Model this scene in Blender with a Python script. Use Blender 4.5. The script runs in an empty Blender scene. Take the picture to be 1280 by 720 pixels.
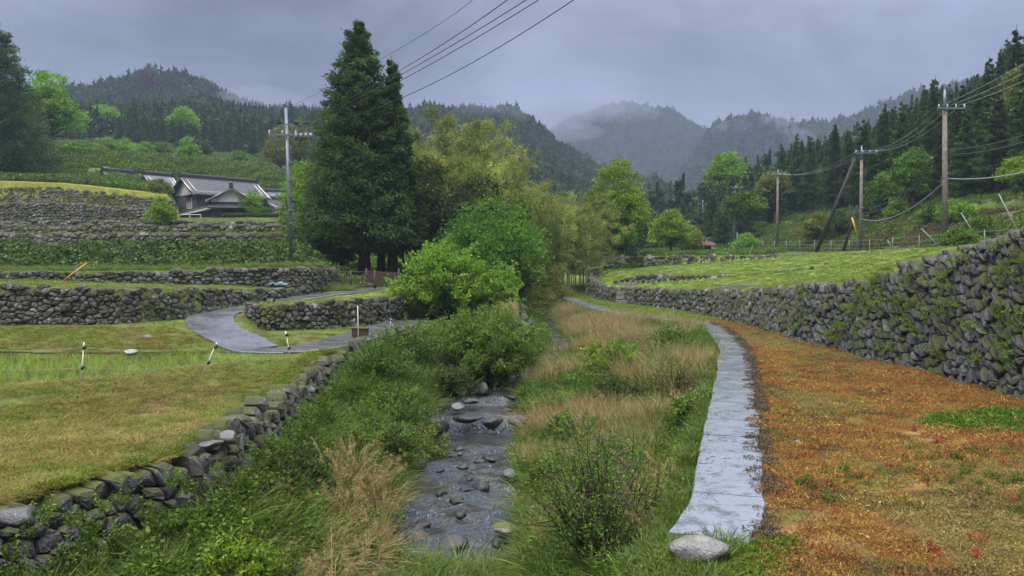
import bpy, math, random
import numpy as np
from math import radians, sin, cos, pi, sqrt
from mathutils import Vector

# ------------------------------------------------------------------ camera, sky, sun, exposure
C = bpy.context.scene.collection
SC = bpy.context.scene
CAMZ = 3.0
PITCH = math.atan(0.03)
cam = bpy.data.cameras.new('camera'); cam.lens = 28.125; cam.sensor_width = 36.0
cam.clip_start = 0.1; cam.clip_end = 6000
camo = bpy.data.objects.new('camera', cam); C.objects.link(camo)
camo.location = (0, 0, CAMZ); camo.rotation_euler = (pi/2 - PITCH, 0, 0)
SC.camera = camo

SUN_EL, SUN_AZ = radians(58), radians(-140)      # azimuth from +Y towards +X
world = bpy.data.worlds.new("World"); SC.world = world; world.use_nodes = True
nt = world.node_tree; nt.nodes.clear()
def wn(t, **k):
    n = nt.nodes.new(t)
    for a, b in k.items(): setattr(n, a, b)
    return n
sky = wn('ShaderNodeTexSky', sky_type='NISHITA'); sky.sun_disc = False
sky.sun_elevation = SUN_EL; sky.sun_rotation = SUN_AZ
tc = wn('ShaderNodeTexCoord'); sep = wn('ShaderNodeSeparateXYZ')
nt.links.new(tc.outputs['Generated'], sep.inputs[0])
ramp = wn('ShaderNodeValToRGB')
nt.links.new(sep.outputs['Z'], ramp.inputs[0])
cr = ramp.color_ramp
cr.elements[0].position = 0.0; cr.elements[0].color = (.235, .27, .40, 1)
cr.elements[1].position = 1.0; cr.elements[1].color = (5.2, 5.2, 5.3, 1)  # overhead sky, out of frame, brightened to add top light on the ground
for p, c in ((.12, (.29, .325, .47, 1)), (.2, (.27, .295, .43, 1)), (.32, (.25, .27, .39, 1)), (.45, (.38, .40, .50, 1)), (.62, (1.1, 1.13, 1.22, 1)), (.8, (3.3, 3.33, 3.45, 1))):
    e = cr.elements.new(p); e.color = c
mp = wn('ShaderNodeMapping'); mp.inputs['Scale'].default_value = (1.0, 1.0, 2.2); mp.inputs['Location'].default_value = (.35, .1, .4)
nt.links.new(tc.outputs['Generated'], mp.inputs[0])
nz = wn('ShaderNodeTexNoise'); nz.inputs['Scale'].default_value = 2.7; nz.inputs['Detail'].default_value = 5; nz.inputs['Roughness'].default_value = .5
nz.inputs['Distortion'].default_value = .4
nt.links.new(mp.outputs[0], nz.inputs['Vector'])
mr = wn('ShaderNodeMapRange'); mr.inputs[1].default_value = .33; mr.inputs[2].default_value = .67; mr.inputs[3].default_value = .38; mr.inputs[4].default_value = 1.85
nt.links.new(nz.outputs[0], mr.inputs[0])
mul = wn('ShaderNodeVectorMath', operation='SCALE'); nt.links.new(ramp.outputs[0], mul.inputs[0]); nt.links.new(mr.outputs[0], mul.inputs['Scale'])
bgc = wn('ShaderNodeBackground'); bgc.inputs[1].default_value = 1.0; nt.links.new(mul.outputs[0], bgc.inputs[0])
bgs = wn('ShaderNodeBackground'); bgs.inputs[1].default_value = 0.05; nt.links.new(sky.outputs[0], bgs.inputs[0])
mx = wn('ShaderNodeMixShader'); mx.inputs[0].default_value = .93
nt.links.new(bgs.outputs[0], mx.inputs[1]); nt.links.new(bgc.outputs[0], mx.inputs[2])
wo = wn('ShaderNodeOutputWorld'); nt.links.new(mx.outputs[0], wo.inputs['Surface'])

sd = bpy.data.lights.new('sun', 'SUN'); sd.energy = 1.5; sd.angle = radians(14); sd.color = (1, .96, .9)
so = bpy.data.objects.new('sun', sd); C.objects.link(so)
so.rotation_euler = Vector((sin(SUN_AZ)*cos(SUN_EL), cos(SUN_AZ)*cos(SUN_EL), sin(SUN_EL))).to_track_quat('Z', 'Y').to_euler()
so.location = (0, 0, 60)
SC.view_settings.view_transform = 'Standard'; SC.view_settings.look = 'None'
SC.view_settings.exposure = 0.4; SC.view_settings.gamma = 1.0; SC.view_settings.use_curve_mapping = False
SC.render.engine = 'CYCLES'
SC.cycles.use_denoising = True
SC.cycles.max_bounces = 5; SC.cycles.diffuse_bounces = 2; SC.cycles.glossy_bounces = 2
SC.cycles.transmission_bounces = 3; SC.cycles.transparent_max_bounces = 6; SC.cycles.volume_bounces = 0
SC.cycles.use_fast_gi = False
SC.render.use_persistent_data = False

# ------------------------------------------------------------------ helpers
R = np.random.default_rng(7)
random.seed(7)
def WP(px, py, Y):
    """the world point seen at photo pixel (px, py) at depth Y"""
    u = (px-640)/1000; v = (360-py)/1000
    c, s = cos(PITCH), sin(PITCH)
    dy = c + v*s; dz = -s + v*c
    t = Y/dy
    return (u*t, Y, CAMZ + dz*t)

def sm(t):
    t = np.clip(t, 0, 1); return t*t*(3-2*t)

def _hash(ix, iy, seed):
    h = (ix.astype(np.int64)*374761393 + iy.astype(np.int64)*668265263 + seed*1442695041) & 0xffffffff
    h = ((h ^ (h >> 13))*1274126177) & 0xffffffff
    return ((h ^ (h >> 16)) & 0xffff)/65535.0
def noise2(x, y, seed=0):
    x = np.asarray(x, float); y = np.asarray(y, float)
    ix, iy = np.floor(x), np.floor(y); fx, fy = x-ix, y-iy
    fx = fx*fx*(3-2*fx); fy = fy*fy*(3-2*fy)
    a = _hash(ix, iy, seed); b = _hash(ix+1, iy, seed); c = _hash(ix, iy+1, seed); d = _hash(ix+1, iy+1, seed)
    return (a*(1-fx)+b*fx)*(1-fy) + (c*(1-fx)+d*fx)*fy
def fbm(x, y, seed=0, o=4):
    s = 0; a = .5; t = 0
    for i in range(o):
        s = s + a*noise2(x*2**i, y*2**i, seed+i*17); t += a; a *= .5
    return s/t        # 0..1

def mesh(name, V, F3=None, F4=None, attrs=None, smooth=False, fmat=None, col=None):
    V = np.asarray(V, np.float32).reshape(-1, 3)
    me = bpy.data.meshes.new(name)
    me.vertices.add(len(V)); me.vertices.foreach_set('co', V.ravel())
    n3 = 0 if F3 is None else len(F3); n4 = 0 if F4 is None else len(F4)
    li = []
    if n3: li.append(np.asarray(F3, np.int32).ravel())
    if n4: li.append(np.asarray(F4, np.int32).ravel())
    if n3+n4:
        L = np.concatenate(li)
        me.loops.add(len(L)); me.loops.foreach_set('vertex_index', L)
        me.polygons.add(n3+n4)
        st = np.concatenate([np.arange(n3)*3, n3*3+np.arange(n4)*4]).astype(np.int32)
        me.polygons.foreach_set('loop_start', st)
        me.polygons.foreach_set('use_smooth', np.full(n3+n4, bool(smooth)))
        if fmat is not None: me.polygons.foreach_set('material_index', np.asarray(fmat, np.int32))
    for k, v in (attrs or {}).items():
        v = np.asarray(v, np.float32)
        if v.ndim == 1:
            a = me.attributes.new(k, 'FLOAT', 'POINT'); a.data.foreach_set('value', v)
        else:
            a = me.attributes.new(k, 'FLOAT_VECTOR', 'POINT'); a.data.foreach_set('vector', v.ravel())
    if col is not None:
        a = me.attributes.new('col', 'FLOAT_COLOR', 'POINT')
        cc = np.ones((len(V), 4), np.float32); cc[:, :3] = col; a.data.foreach_set('color', cc.ravel())
    me.update(calc_edges=True); me.validate()
    return me

class MB:
    """collects geometry for ONE mesh"""
    def __init__(s): s.V = []; s.F3 = []; s.F4 = []; s.T = []; s.n = 0; s.M3 = []; s.M4 = []
    def add(s, V, F3=None, F4=None, tint=.5, m=0):
        V = np.asarray(V, float).reshape(-1, 3)
        if F3 is not None and len(F3): s.F3.append(np.asarray(F3, int)+s.n); s.M3.append(np.full(len(F3), m))
        if F4 is not None and len(F4): s.F4.append(np.asarray(F4, int)+s.n); s.M4.append(np.full(len(F4), m))
        s.V.append(V); s.T.append(np.broadcast_to(np.asarray(tint, float), (len(V),)).copy()); s.n += len(V)
    def box(s, c, size, rz=0, tint=.5, m=0, ry=0, rx=0):
        v = np.array([[x, y, z] for x in (-.5, .5) for y in (-.5, .5) for z in (-.5, .5)])*np.array(size)
        v = rot(v, rx, ry, rz) + np.array(c)
        s.add(v, None, [(0, 1, 3, 2), (4, 6, 7, 5), (0, 4, 5, 1), (2, 3, 7, 6), (0, 2, 6, 4), (1, 5, 7, 3)], tint, m)
    def hexa(s, v8, tint=.5, m=0):
        """8 corners ordered as box()"""
        s.add(v8, None, [(0, 1, 3, 2), (4, 6, 7, 5), (0, 4, 5, 1), (2, 3, 7, 6), (0, 2, 6, 4), (1, 5, 7, 3)], tint, m)
    def tube(s, pts, rad, n=6, tint=.5, m=0, cap=True):
        pts = np.asarray(pts, float); k = len(pts)
        rad = np.broadcast_to(np.asarray(rad, float), (k,))
        d = np.gradient(pts, axis=0); d /= np.linalg.norm(d, axis=1)[:, None]+1e-9
        ref = np.array([0, 0, 1.]) if abs(d[:, 2]).mean() < .8 else np.array([1., 0, 0])
        a = np.cross(d, ref); a /= np.linalg.norm(a, axis=1)[:, None]+1e-9; b = np.cross(d, a)
        th = np.arange(n)*2*pi/n
        V = pts[:, None] + rad[:, None, None]*(a[:, None]*np.cos(th)[None, :, None] + b[:, None]*np.sin(th)[None, :, None])
        F = [(i*n+j, i*n+(j+1) % n, (i+1)*n+(j+1) % n, (i+1)*n+j) for i in range(k-1) for j in range(n)]
        V = V.reshape(-1, 3); F3 = []
        if cap:
            V = np.vstack([V, pts[0], pts[-1]])
            for j in range(n):
                F3.append((k*n, (j+1) % n, j)); F3.append((k*n+1, (k-1)*n+j, (k-1)*n+(j+1) % n))
        s.add(V, F3, F, tint, m)
    def cyl(s, a, b, r1, r2=None, n=10, tint=.5, m=0):
        s.tube([a, b], [r1, r1 if r2 is None else r2], n, tint, m)
    def me(s, name, smooth=False):
        V = np.vstack(s.V); F3 = np.vstack(s.F3) if s.F3 else None; F4 = np.vstack(s.F4) if s.F4 else None
        fm = np.concatenate(s.M3+s.M4) if (s.M3 or s.M4) else None
        return mesh(name, V, F3, F4, {'tint': np.concatenate(s.T)}, smooth, fm)

def rot(v, rx=0, ry=0, rz=0):
    v = np.asarray(v, float)
    if rx: c, s_ = cos(rx), sin(rx); v = v @ np.array([[1, 0, 0], [0, c, s_], [0, -s_, c]])
    if ry: c, s_ = cos(ry), sin(ry); v = v @ np.array([[c, 0, -s_], [0, 1, 0], [s_, 0, c]])
    if rz: c, s_ = cos(rz), sin(rz); v = v @ np.array([[c, s_, 0], [-s_, c, 0], [0, 0, 1]])
    return v

def link(name, me, mats, parent=None, loc=(0, 0, 0), coll=None, rz=0):
    o = bpy.data.objects.new(name, me)
    if mats is not None and me is not None and not me.materials:
        for m in (mats if isinstance(mats, (list, tuple)) else [mats]): me.materials.append(m)
    o.location = loc; o.rotation_euler = (0, 0, rz)
    if parent is not None: o.parent = parent
    (coll or C).objects.link(o)
    return o
def tag(o, label=None, cat=None, group=None, kind=None):
    if label: o['label'] = label
    if cat: o['category'] = cat
    if group: o['group'] = group
    if kind: o['kind'] = kind
    return o
def empty(name, loc, label, cat, group=None, rz=0, sc=1):
    o = bpy.data.objects.new(name, None); C.objects.link(o); o.location = loc; o.rotation_euler = (0, 0, rz)
    o.scale = (sc, sc, sc) if not isinstance(sc, tuple) else sc
    o.empty_display_size = .3
    return tag(o, label, cat, group, 'thing')

# ------------------------------------------------------------------ materials
def newmat(name):
    m = bpy.data.materials.new(name); m.use_nodes = True; t = m.node_tree; t.nodes.clear()
    out = t.nodes.new('ShaderNodeOutputMaterial'); return m, t, out
def N(t, typ, ins=None, **k):
    n = t.nodes.new(typ)
    for a, b in k.items(): setattr(n, a, b)
    for a, b in (ins or {}).items():
        s = n.inputs[a]
        if isinstance(b, bpy.types.NodeSocket): t.links.new(b, s)
        else: s.default_value = b
    return n
def rgba(c): return (c[0], c[1], c[2], 1)
def rampn(t, fac, stops):
    n = t.nodes.new('ShaderNodeValToRGB'); e = n.color_ramp.elements
    while len(e) > 1: e.remove(e[-1])
    e[0].position = stops[0][0]; e[0].color = rgba(stops[0][1])
    for p, c in stops[1:]:
        q = e.new(p); q.color = rgba(c)
    t.links.new(fac, n.inputs[0]); return n.outputs[0]
def noisen(t, vec, scale, detail=4, rough=.55, dist=0):
    n = N(t, 'ShaderNodeTexNoise', {'Vector': vec, 'Scale': scale, 'Detail': detail, 'Roughness': rough, 'Distortion': dist})
    return n.outputs[0]
def mixc(t, fac, a, b, mode='MIX'):
    n = t.nodes.new('ShaderNodeMix'); n.data_type = 'RGBA'; n.blend_type = mode
    for s, v in ((0, fac), (6, a), (7, b)):
        if isinstance(v, bpy.types.NodeSocket): t.links.new(v, n.inputs[s])
        else: n.inputs[s].default_value = v if s == 0 else rgba(v)
    return n.outputs[2]
def maprange(t, v, a, b, c=0, d=1):
    n = N(t, 'ShaderNodeMapRange', {0: v, 1: a, 2: b, 3: c, 4: d}); return n.outputs[0]
def coords(t, kind='Object'): return N(t, 'ShaderNodeTexCoord').outputs[kind]
def geo(t): return N(t, 'ShaderNodeNewGeometry').outputs['Position']

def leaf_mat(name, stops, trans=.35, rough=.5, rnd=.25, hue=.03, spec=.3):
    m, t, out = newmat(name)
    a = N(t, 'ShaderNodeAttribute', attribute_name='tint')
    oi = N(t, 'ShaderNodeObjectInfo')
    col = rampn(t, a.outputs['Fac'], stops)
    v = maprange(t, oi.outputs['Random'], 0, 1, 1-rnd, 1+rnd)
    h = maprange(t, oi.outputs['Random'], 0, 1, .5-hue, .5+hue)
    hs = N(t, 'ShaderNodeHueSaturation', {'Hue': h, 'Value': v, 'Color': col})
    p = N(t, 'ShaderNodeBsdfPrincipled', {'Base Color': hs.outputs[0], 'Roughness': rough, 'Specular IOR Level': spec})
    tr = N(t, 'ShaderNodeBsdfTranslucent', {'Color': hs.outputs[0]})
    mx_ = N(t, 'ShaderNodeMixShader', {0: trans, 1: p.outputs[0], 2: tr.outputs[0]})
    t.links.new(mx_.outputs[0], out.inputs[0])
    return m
def plain_mat(name, c, rough=.7, var=.25, scale=8, bump=.1, metal=0, c2=None):
    m, t, out = newmat(name)
    g = coords(t); n1 = noisen(t, g, scale, 6)
    c2 = c2 or tuple(x*(1-var*1.6) for x in c)
    col = rampn(t, n1, [(.3, c2), (.62, c)])
    b = N(t, 'ShaderNodeBump', {'Height': n1, 'Strength': bump, 'Distance': .02})
    p = N(t, 'ShaderNodeBsdfPrincipled', {'Base Color': col, 'Roughness': rough, 'Metallic': metal, 'Normal': b.outputs[0]})
    t.links.new(p.outputs[0], out.inputs[0]); return m
def stone_mat(name, dark, mid, light, moss, mossamt=.5, wet=.5, mscale=1.3, lich=.45):
    m, t, out = newmat(name)
    a = N(t, 'ShaderNodeAttribute', attribute_name='tint')
    g = geo(t)
    col = rampn(t, a.outputs['Fac'], [(0, dark), (.5, mid), (.88, mid), (1, light)])
    n1 = noisen(t, g, 9, 7, .65)
    col = mixc(t, maprange(t, n1, .35, .7), mixc(t, .55, col, (0.01, .01, .012)), col)
    n2 = noisen(t, g, 23, 4, .6)
    col = mixc(t, maprange(t, n2, .6, .72, 0, lich), col, (.34, .34, .32))       # lichen
    nm = noisen(t, g, mscale, 6, .7)
    nrm = N(t, 'ShaderNodeNewGeometry').outputs['Normal']
    sp = N(t, 'ShaderNodeSeparateXYZ', {0: nrm})
    up = N(t, 'ShaderNodeMath', {0: sp.outputs[2], 1: .28}, operation='MULTIPLY')
    am = N(t, 'ShaderNodeMath', {0: nm, 1: up.outputs[0]}, operation='ADD')
    mf = maprange(t, am.outputs[0], .72-mossamt*.3, .80-mossamt*.3)
    ng = noisen(t, g, 40, 3)
    mcol = rampn(t, ng, [(.3, tuple(x*.45 for x in moss)), (.65, moss)])
    col = mixc(t, mf, col, mcol)
    hh = N(t, 'ShaderNodeMath', {0: n1, 1: ng}, operation='ADD')
    b = N(t, 'ShaderNodeBump', {'Height': hh.outputs[0], 'Strength': .55, 'Distance': .035})
    rg = maprange(t, mf, 0, 1, wet, .9)
    p = N(t, 'ShaderNodeBsdfPrincipled', {'Base Color': col, 'Roughness': rg, 'Normal': b.outputs[0]})
    t.links.new(p.outputs[0], out.inputs[0]); return m

M = {}
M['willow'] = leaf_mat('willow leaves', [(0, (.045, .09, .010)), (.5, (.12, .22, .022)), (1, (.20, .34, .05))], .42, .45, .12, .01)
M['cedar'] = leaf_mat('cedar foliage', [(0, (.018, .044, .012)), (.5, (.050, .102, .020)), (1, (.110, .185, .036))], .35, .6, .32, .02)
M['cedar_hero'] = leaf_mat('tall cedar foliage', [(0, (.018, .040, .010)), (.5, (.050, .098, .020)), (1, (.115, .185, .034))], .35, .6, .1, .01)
M['wood_far'] = leaf_mat('hill forest foliage', [(0, (.025, .05, .018)), (.6, (.06, .10, .028)), (1, (.11, .16, .035))], .3, .7, .55, .035)
M['bright'] = leaf_mat('fresh broad leaves', [(0, (.055, .12, .008)), (.5, (.16, .29, .014)), (1, (.30, .46, .026))], .4, .5, .15, .015)
M['midgreen'] = leaf_mat('mid green leaves', [(0, (.024, .056, .006)), (.5, (.080, .16, .012)), (1, (.20, .33, .024))], .4, .5, .2, .02)
M['deep'] = leaf_mat('deep green leaves', [(0, (.016, .036, .008)), (.5, (.045, .088, .012)), (1, (.10, .165, .022))], .35, .45, .2, .02)
M['lime'] = leaf_mat('lime shrub leaves', [(0, (.06, .14, .012)), (.5, (.15, .30, .02)), (1, (.27, .43, .035))], .45, .45, .12, .01)
M['ochre'] = leaf_mat('ochre young leaves', [(0, (.06, .085, .013)), (.5, (.15, .18, .028)), (1, (.27, .29, .05))], .35, .5, .15, .01)
M['rust'] = leaf_mat('rusty leaves', [(0, (.05, .02, .012)), (1, (.13, .05, .03))], .3, .5, .1, .01)
M['bamboo_leaf'] = leaf_mat('bamboo leaves', [(0, (.06, .09, .014)), (.5, (.18, .23, .036)), (1, (.36, .40, .075))], .42, .5, .25, .015)
M['culm'] = plain_mat('bamboo culm', (.26, .20, .06), .5, .3, 3)
M['grass'] = leaf_mat('fresh grass blades', [(0, (.028, .046, .007)), (.5, (.075, .125, .013)), (1, (.20, .27, .035))], .38, .45, .3, .02)
M['lawn'] = leaf_mat('short grass blades', [(0, (.05, .085, .009)), (.5, (.125, .18, .014)), (1, (.25, .28, .025))], .35, .5, .3, .03)
M['ricem'] = leaf_mat('young rice', [(0, (.16, .26, .03)), (1, (.34, .42, .06))], .4, .5, .2, .02)
M['dry'] = leaf_mat('dry grass blades', [(0, (.13, .09, .032)), (.5, (.29, .21, .085)), (1, (.50, .41, .22))], .3, .6, .25, .015)
M['mown'] = leaf_mat('mown field grass', [(0, (.065, .085, .010)), (.5, (.17, .19, .017)), (1, (.31, .30, .032))], .35, .5, .3, .03)
M['strawm'] = leaf_mat('cut straw', [(0, (.13, .09, .028)), (.5, (.28, .19, .06)), (1, (.46, .34, .14))], .3, .6, .25, .02)
M['brown'] = leaf_mat('rusty weed mat', [(0, (.09, .050, .018)), (.35, (.25, .115, .026)), (.7, (.38, .19, .042)), (1, (.34, .25, .06))], .3, .6, .3, .03)
M['scrub'] = leaf_mat('dull bank scrub', [(0, (.05, .04, .015)), (.5, (.10, .08, .028)), (1, (.15, .14, .04))], .3, .6, .3, .03)
M['tan'] = leaf_mat('tan weed mat', [(0, (.12, .075, .025)), (.5, (.27, .19, .055)), (.8, (.33, .27, .08)), (1, (.20, .22, .04))], .3, .6, .3, .03)
M['red'] = leaf_mat('red sorrel', [(0, (.22, .02, .015)), (1, (.48, .06, .035))], .3, .5, .2, .02)
M['weed'] = leaf_mat('weed leaves', [(0, (.026, .048, .006)), (.5, (.080, .138, .013)), (1, (.20, .30, .030))], .4, .45, .4, .02)
M['twig'] = plain_mat('dark twigs', (.05, .026, .018), .6, .3, 20)
M['bark'] = plain_mat('cedar bark', (.10, .065, .045), .85, .4, 6, .4)
M['bark_pale'] = plain_mat('grey bark', (.17, .15, .12), .85, .4, 6, .4)
M['stone'] = stone_mat('field stone', (.042, .040, .037), (.115, .11, .10), (.36, .35, .33), (.065, .072, .014), .42, .45)
M['stone_dark'] = stone_mat('dark mossy stone', (.018, .017, .021), (.046, .043, .050), (.15, .14, .155), (.065, .078, .010), .28, .5, .9)
M['stone_far'] = stone_mat('terrace stone', (.08, .072, .06), (.19, .175, .15), (.42, .40, .36), (.08, .085, .02), .6, .6, .5)
M['rock'] = stone_mat('boulder stone', (.07, .07, .072), (.15, .145, .14), (.30, .29, .28), (.08, .09, .014), -.35, .35)
M['river_stone'] = stone_mat('wet river stone', (.008, .008, .009), (.016, .016, .017), (.04, .036, .034), (.03, .04, .01), -.2, .42, 1.3, .05)
M['pale_stone'] = stone_mat('pale boulder', (.22, .20, .18), (.30, .28, .25), (.38, .36, .33), (.10, .11, .02), .02, .5)
M['earth'] = plain_mat('wall packing soil', (.025, .024, .012), .9, .4, 5, .3, c2=(.010, .011, .006))
M['clod'] = plain_mat('wet soil clods', (.085, .06, .032), .6, .4, 20, .3)
M['galv'] = plain_mat('galvanised steel', (.17, .19, .23), .4, .12, 12, .02, .3)
M['steel_pale'] = plain_mat('pale steel tube', (.33, .35, .37), .4, .1, 12, .02, .2)
M['pole'] = plain_mat('weathered concrete pole', (.20, .17, .145), .8, .3, 5, .1)
M['pole_dark'] = plain_mat('tarred wooden pole', (.022, .018, .018), .75, .3, 5, .2)
M['wire'] = plain_mat('black cable', (.02, .02, .024), .5, .1, 5, 0)
M['wire_pale'] = plain_mat('pale cable', (.3, .33, .36), .4, .1, 5, 0, .3)
M['insul'] = plain_mat('white porcelain', (.5, .5, .5), .3, .1, 5, 0)
M['yellow'] = plain_mat('yellow guard', (.75, .42, .03), .5, .1, 5, 0)
M['orange'] = plain_mat('orange pipe', (.45, .2, .05), .5, .1, 5, 0)
M['white'] = plain_mat('white paint', (.72, .70, .66), .6, .15, 5, .05)
M['black'] = plain_mat('black plastic', (.02, .02, .02), .4, .2, 5, 0)
M['rustiron'] = plain_mat('rusty iron', (.07, .035, .025), .7, .4, 10, .1)
M['plaster'] = plain_mat('white plaster', (.62, .60, .55), .8, .2, 3, .1)
M['roofedge'] = plain_mat('roof ridge tiles', (.035, .036, .042), .5, .2, 8, .1)
M['glass'] = plain_mat('window pane', (.30, .40, .38), .15, .2, 1, 0)
M['bluesheet'] = plain_mat('pale blue sheet', (.35, .55, .68), .4, .2, 5, .1)
M['net'] = plain_mat('green garden net', (.02, .16, .11), .7, .2, 5, 0)
M['boulder_pale2'] = M['pale_stone']

def wood_mat():
    m, t, out = newmat('weathered boards'); g = coords(t)
    w = N(t, 'ShaderNodeTexNoise', {'Vector': N(t, 'ShaderNodeMapping', {0: g, 3: (6, 6, .4)}).outputs[0], 'Scale': 2.0, 'Detail': 5})
    col = rampn(t, w.outputs[0], [(.3, (.028, .025, .024)), (.55, (.09, .082, .078)), (.75, (.17, .16, .155))])
    p = N(t, 'ShaderNodeBsdfPrincipled', {'Base Color': col, 'Roughness': .8}); t.links.new(p.outputs[0], out.inputs[0]); return m
M['boards'] = wood_mat()
def tile_mat(name, c):
    m, t, out = newmat(name); g = coords(t)
    n1 = noisen(t, g, 1.2, 5); n2 = noisen(t, g, 14, 3)
    col = mixc(t, maprange(t, n1, .3, .7), tuple(x*.6 for x in c), c)
    col = mixc(t, maprange(t, n2, .5, .75, 0, .5), col, tuple(min(1, x*1.8) for x in c))
    p = N(t, 'ShaderNodeBsdfPrincipled', {'Base Color': col, 'Roughness': .5}); t.links.new(p.outputs[0], out.inputs[0]); return m
M['tiles'] = tile_mat('grey roof tiles', (.055, .058, .072)); M['tiles_rust'] = tile_mat('rust roof sheets', (.12, .05, .045))
M['tiles_pale'] = tile_mat('pale roof sheets', (.12, .135, .165))

def ground_mat():
    m, t, out = newmat('ground'); g = geo(t)
    a = N(t, 'ShaderNodeAttribute', attribute_name='col').outputs['Color']
    n1 = noisen(t, g, .9, 6, .65); n2 = noisen(t, g, 7, 6, .7); n3 = noisen(t, g, 45, 3, .6)
    f = maprange(t, n1, .3, .7, .6, 1.35); f2 = maprange(t, n2, .3, .7, .55, 1.4); f3 = maprange(t, n3, .3, .7, .6, 1.35)
    p_ = N(t, 'ShaderNodeMath', {0: f, 1: f2}, operation='MULTIPLY'); q = N(t, 'ShaderNodeMath', {0: p_.outputs[0], 1: f3}, operation='MULTIPLY')
    sc_ = N(t, 'ShaderNodeVectorMath', {0: a}, operation='SCALE'); t.links.new(q.outputs[0], sc_.inputs['Scale'])
    hs = N(t, 'ShaderNodeHueSaturation', {'Hue': maprange(t, n1, .3, .7, .48, .52), 'Color': sc_.outputs[0]})
    hb = N(t, 'ShaderNodeMath', {0: n2, 1: n3}, operation='ADD')
    b = N(t, 'ShaderNodeBump', {'Height': hb.outputs[0], 'Strength': .8, 'Distance': .05})
    p = N(t, 'ShaderNodeBsdfPrincipled', {'Base Color': hs.outputs[0], 'Roughness': .85, 'Normal': b.outputs[0], 'Specular IOR Level': .2})
    t.links.new(p.outputs[0], out.inputs[0]); return m
M['ground'] = ground_mat()
def concrete_mat(name, c, wetlo=.12, wethi=.5):
    m, t, out = newmat(name); g = geo(t)
    n1 = noisen(t, g, 1.1, 6, .6); n2 = noisen(t, g, 13, 6, .7); n3 = noisen(t, g, 3.5, 5, .7)
    col = mixc(t, maprange(t, n2, .3, .7), tuple(x*.7 for x in c), c)
    col = mixc(t, maprange(t, n3, .50, .68, 0, .85), col, (.045, .045, .035))
    rg = maprange(t, n1, .38, .62, wetlo, wethi)
    b = N(t, 'ShaderNodeBump', {'Height': n2, 'Strength': .25, 'Distance': .01})
    p = N(t, 'ShaderNodeBsdfPrincipled', {'Base Color': col, 'Roughness': rg, 'Normal': b.outputs[0], 'Coat Weight': .6, 'Coat Roughness': .12})
    t.links.new(p.outputs[0], out.inputs[0]); return m
M['path'] = concrete_mat('wet concrete', (.22, .24, .28), .08, .30)
M['road'] = concrete_mat('wet road concrete', (.13, .135, .155), .16, .45)
def water_mat():
    m, t, out = newmat('stream water'); g = geo(t)
    a = N(t, 'ShaderNodeAttribute', attribute_name='foam').outputs['Fac']
    mpn = N(t, 'ShaderNodeMapping', {0: g, 3: (1.6, .8, 1)}).outputs[0]
    n1 = noisen(t, mpn, 5, 5, .65, .6); n2 = noisen(t, mpn, 10, 3, .5, .6)
    s1 = N(t, 'ShaderNodeMath', {0: n1, 1: n2}, operation='ADD')
    fo = N(t, 'ShaderNodeMath', {0: maprange(t, n1, .58, .76), 1: a}, operation='MULTIPLY')
    bs = maprange(t, a, 0, 1, .25, 1)
    b = N(t, 'ShaderNodeBump', {'Height': s1.outputs[0], 'Strength': bs, 'Distance': .30})
    nb = noisen(t, g, 2.5, 4)
    base = mixc(t, maprange(t, nb, .4, .65), (.012, .015, .016), (.035, .032, .026))
    base = mixc(t, maprange(t, a, .1, .9, 0, .8), base, (.085, .10, .135))  # rapids tinted bluish: aerated water, plus sky reflection put into the colour
    col = mixc(t, fo.outputs[0], base, (.60, .66, .76))
    rg = maprange(t, fo.outputs[0], 0, 1, .06, .6)
    p = N(t, 'ShaderNodeBsdfPrincipled', {'Base Color': col, 'Roughness': rg, 'Normal': b.outputs[0], 'IOR': 1.33, 'Specular IOR Level': .8})
    t.links.new(p.outputs[0], out.inputs[0]); return m
M['water'] = water_mat()
def paddy_mat():
    m, t, out = newmat('paddy water'); g = geo(t)
    b = N(t, 'ShaderNodeBump', {'Height': noisen(t, g, 8, 3), 'Strength': .08, 'Distance': .02})
    p = N(t, 'ShaderNodeBsdfPrincipled', {'Base Color': (.035, .035, .02, 1), 'Roughness': .06, 'Normal': b.outputs[0]})
    t.links.new(p.outputs[0], out.inputs[0]); return m
M['paddy'] = paddy_mat()

# ------------------------------------------------------------------ terrain
I = np.interp
PATH = np.array([(1.6, 7.3), (2.24, 8.7), (2.65, 9.7), (3.7, 13.6), (4.9, 17.6), (6.4, 23), (7.6, 27.3), (8.7, 33), (9.4, 37.5), (9.45, 39.8), (8.7, 42), (7.2, 44.2), (6.1, 47), (5.2, 52), (4.4, 62), (4.3, 75), (4.6, 85)])
def xp(Y): return I(Y, PATH[:, 1], PATH[:, 0])
def xl(Y): return I(Y, [2, 9.7, 12.4, 13.2, 16.2, 23, 29.4, 35.6, 36.6, 45, 72, 90], [-7.4, -6.2, -4.9, -4.75, -4.85, -5.3, -5.15, -4.3, .6, .75, .9, 1.2])
def xs(Y): return I(Y, [2, 13.2, 15.8, 18.1, 20.4, 22.6, 24.5, 30, 36, 50, 72, 90], [-.65, -.90, -1.02, -1.2, -1.3, -1.25, -1.0, .5, 2.2, 2.5, 2.6, 2.6])
def zs(Y): return I(Y, [2, 14, 20, 22.55, 22.95, 24.2, 24.45, 30, 36, 72, 90], [-2.05, -1.92, -1.8, -1.78, -1.35, -1.32, -1.1, -1.0, -.9, -.62, -.5])
def ws(Y): return I(Y, [2, 13, 18, 21, 23, 26, 31, 72], [1.3, 1.2, 1.4, 1.6, 1.45, 1.1, .5, .8])
def xw(Y): return I(Y, [2, 44, 49, 53.5, 59, 66, 74, 82, 95], [11.6, 11.5, 10.6, 8.8, 6.8, 6.3, 7.2, 8.5, 10])
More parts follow.
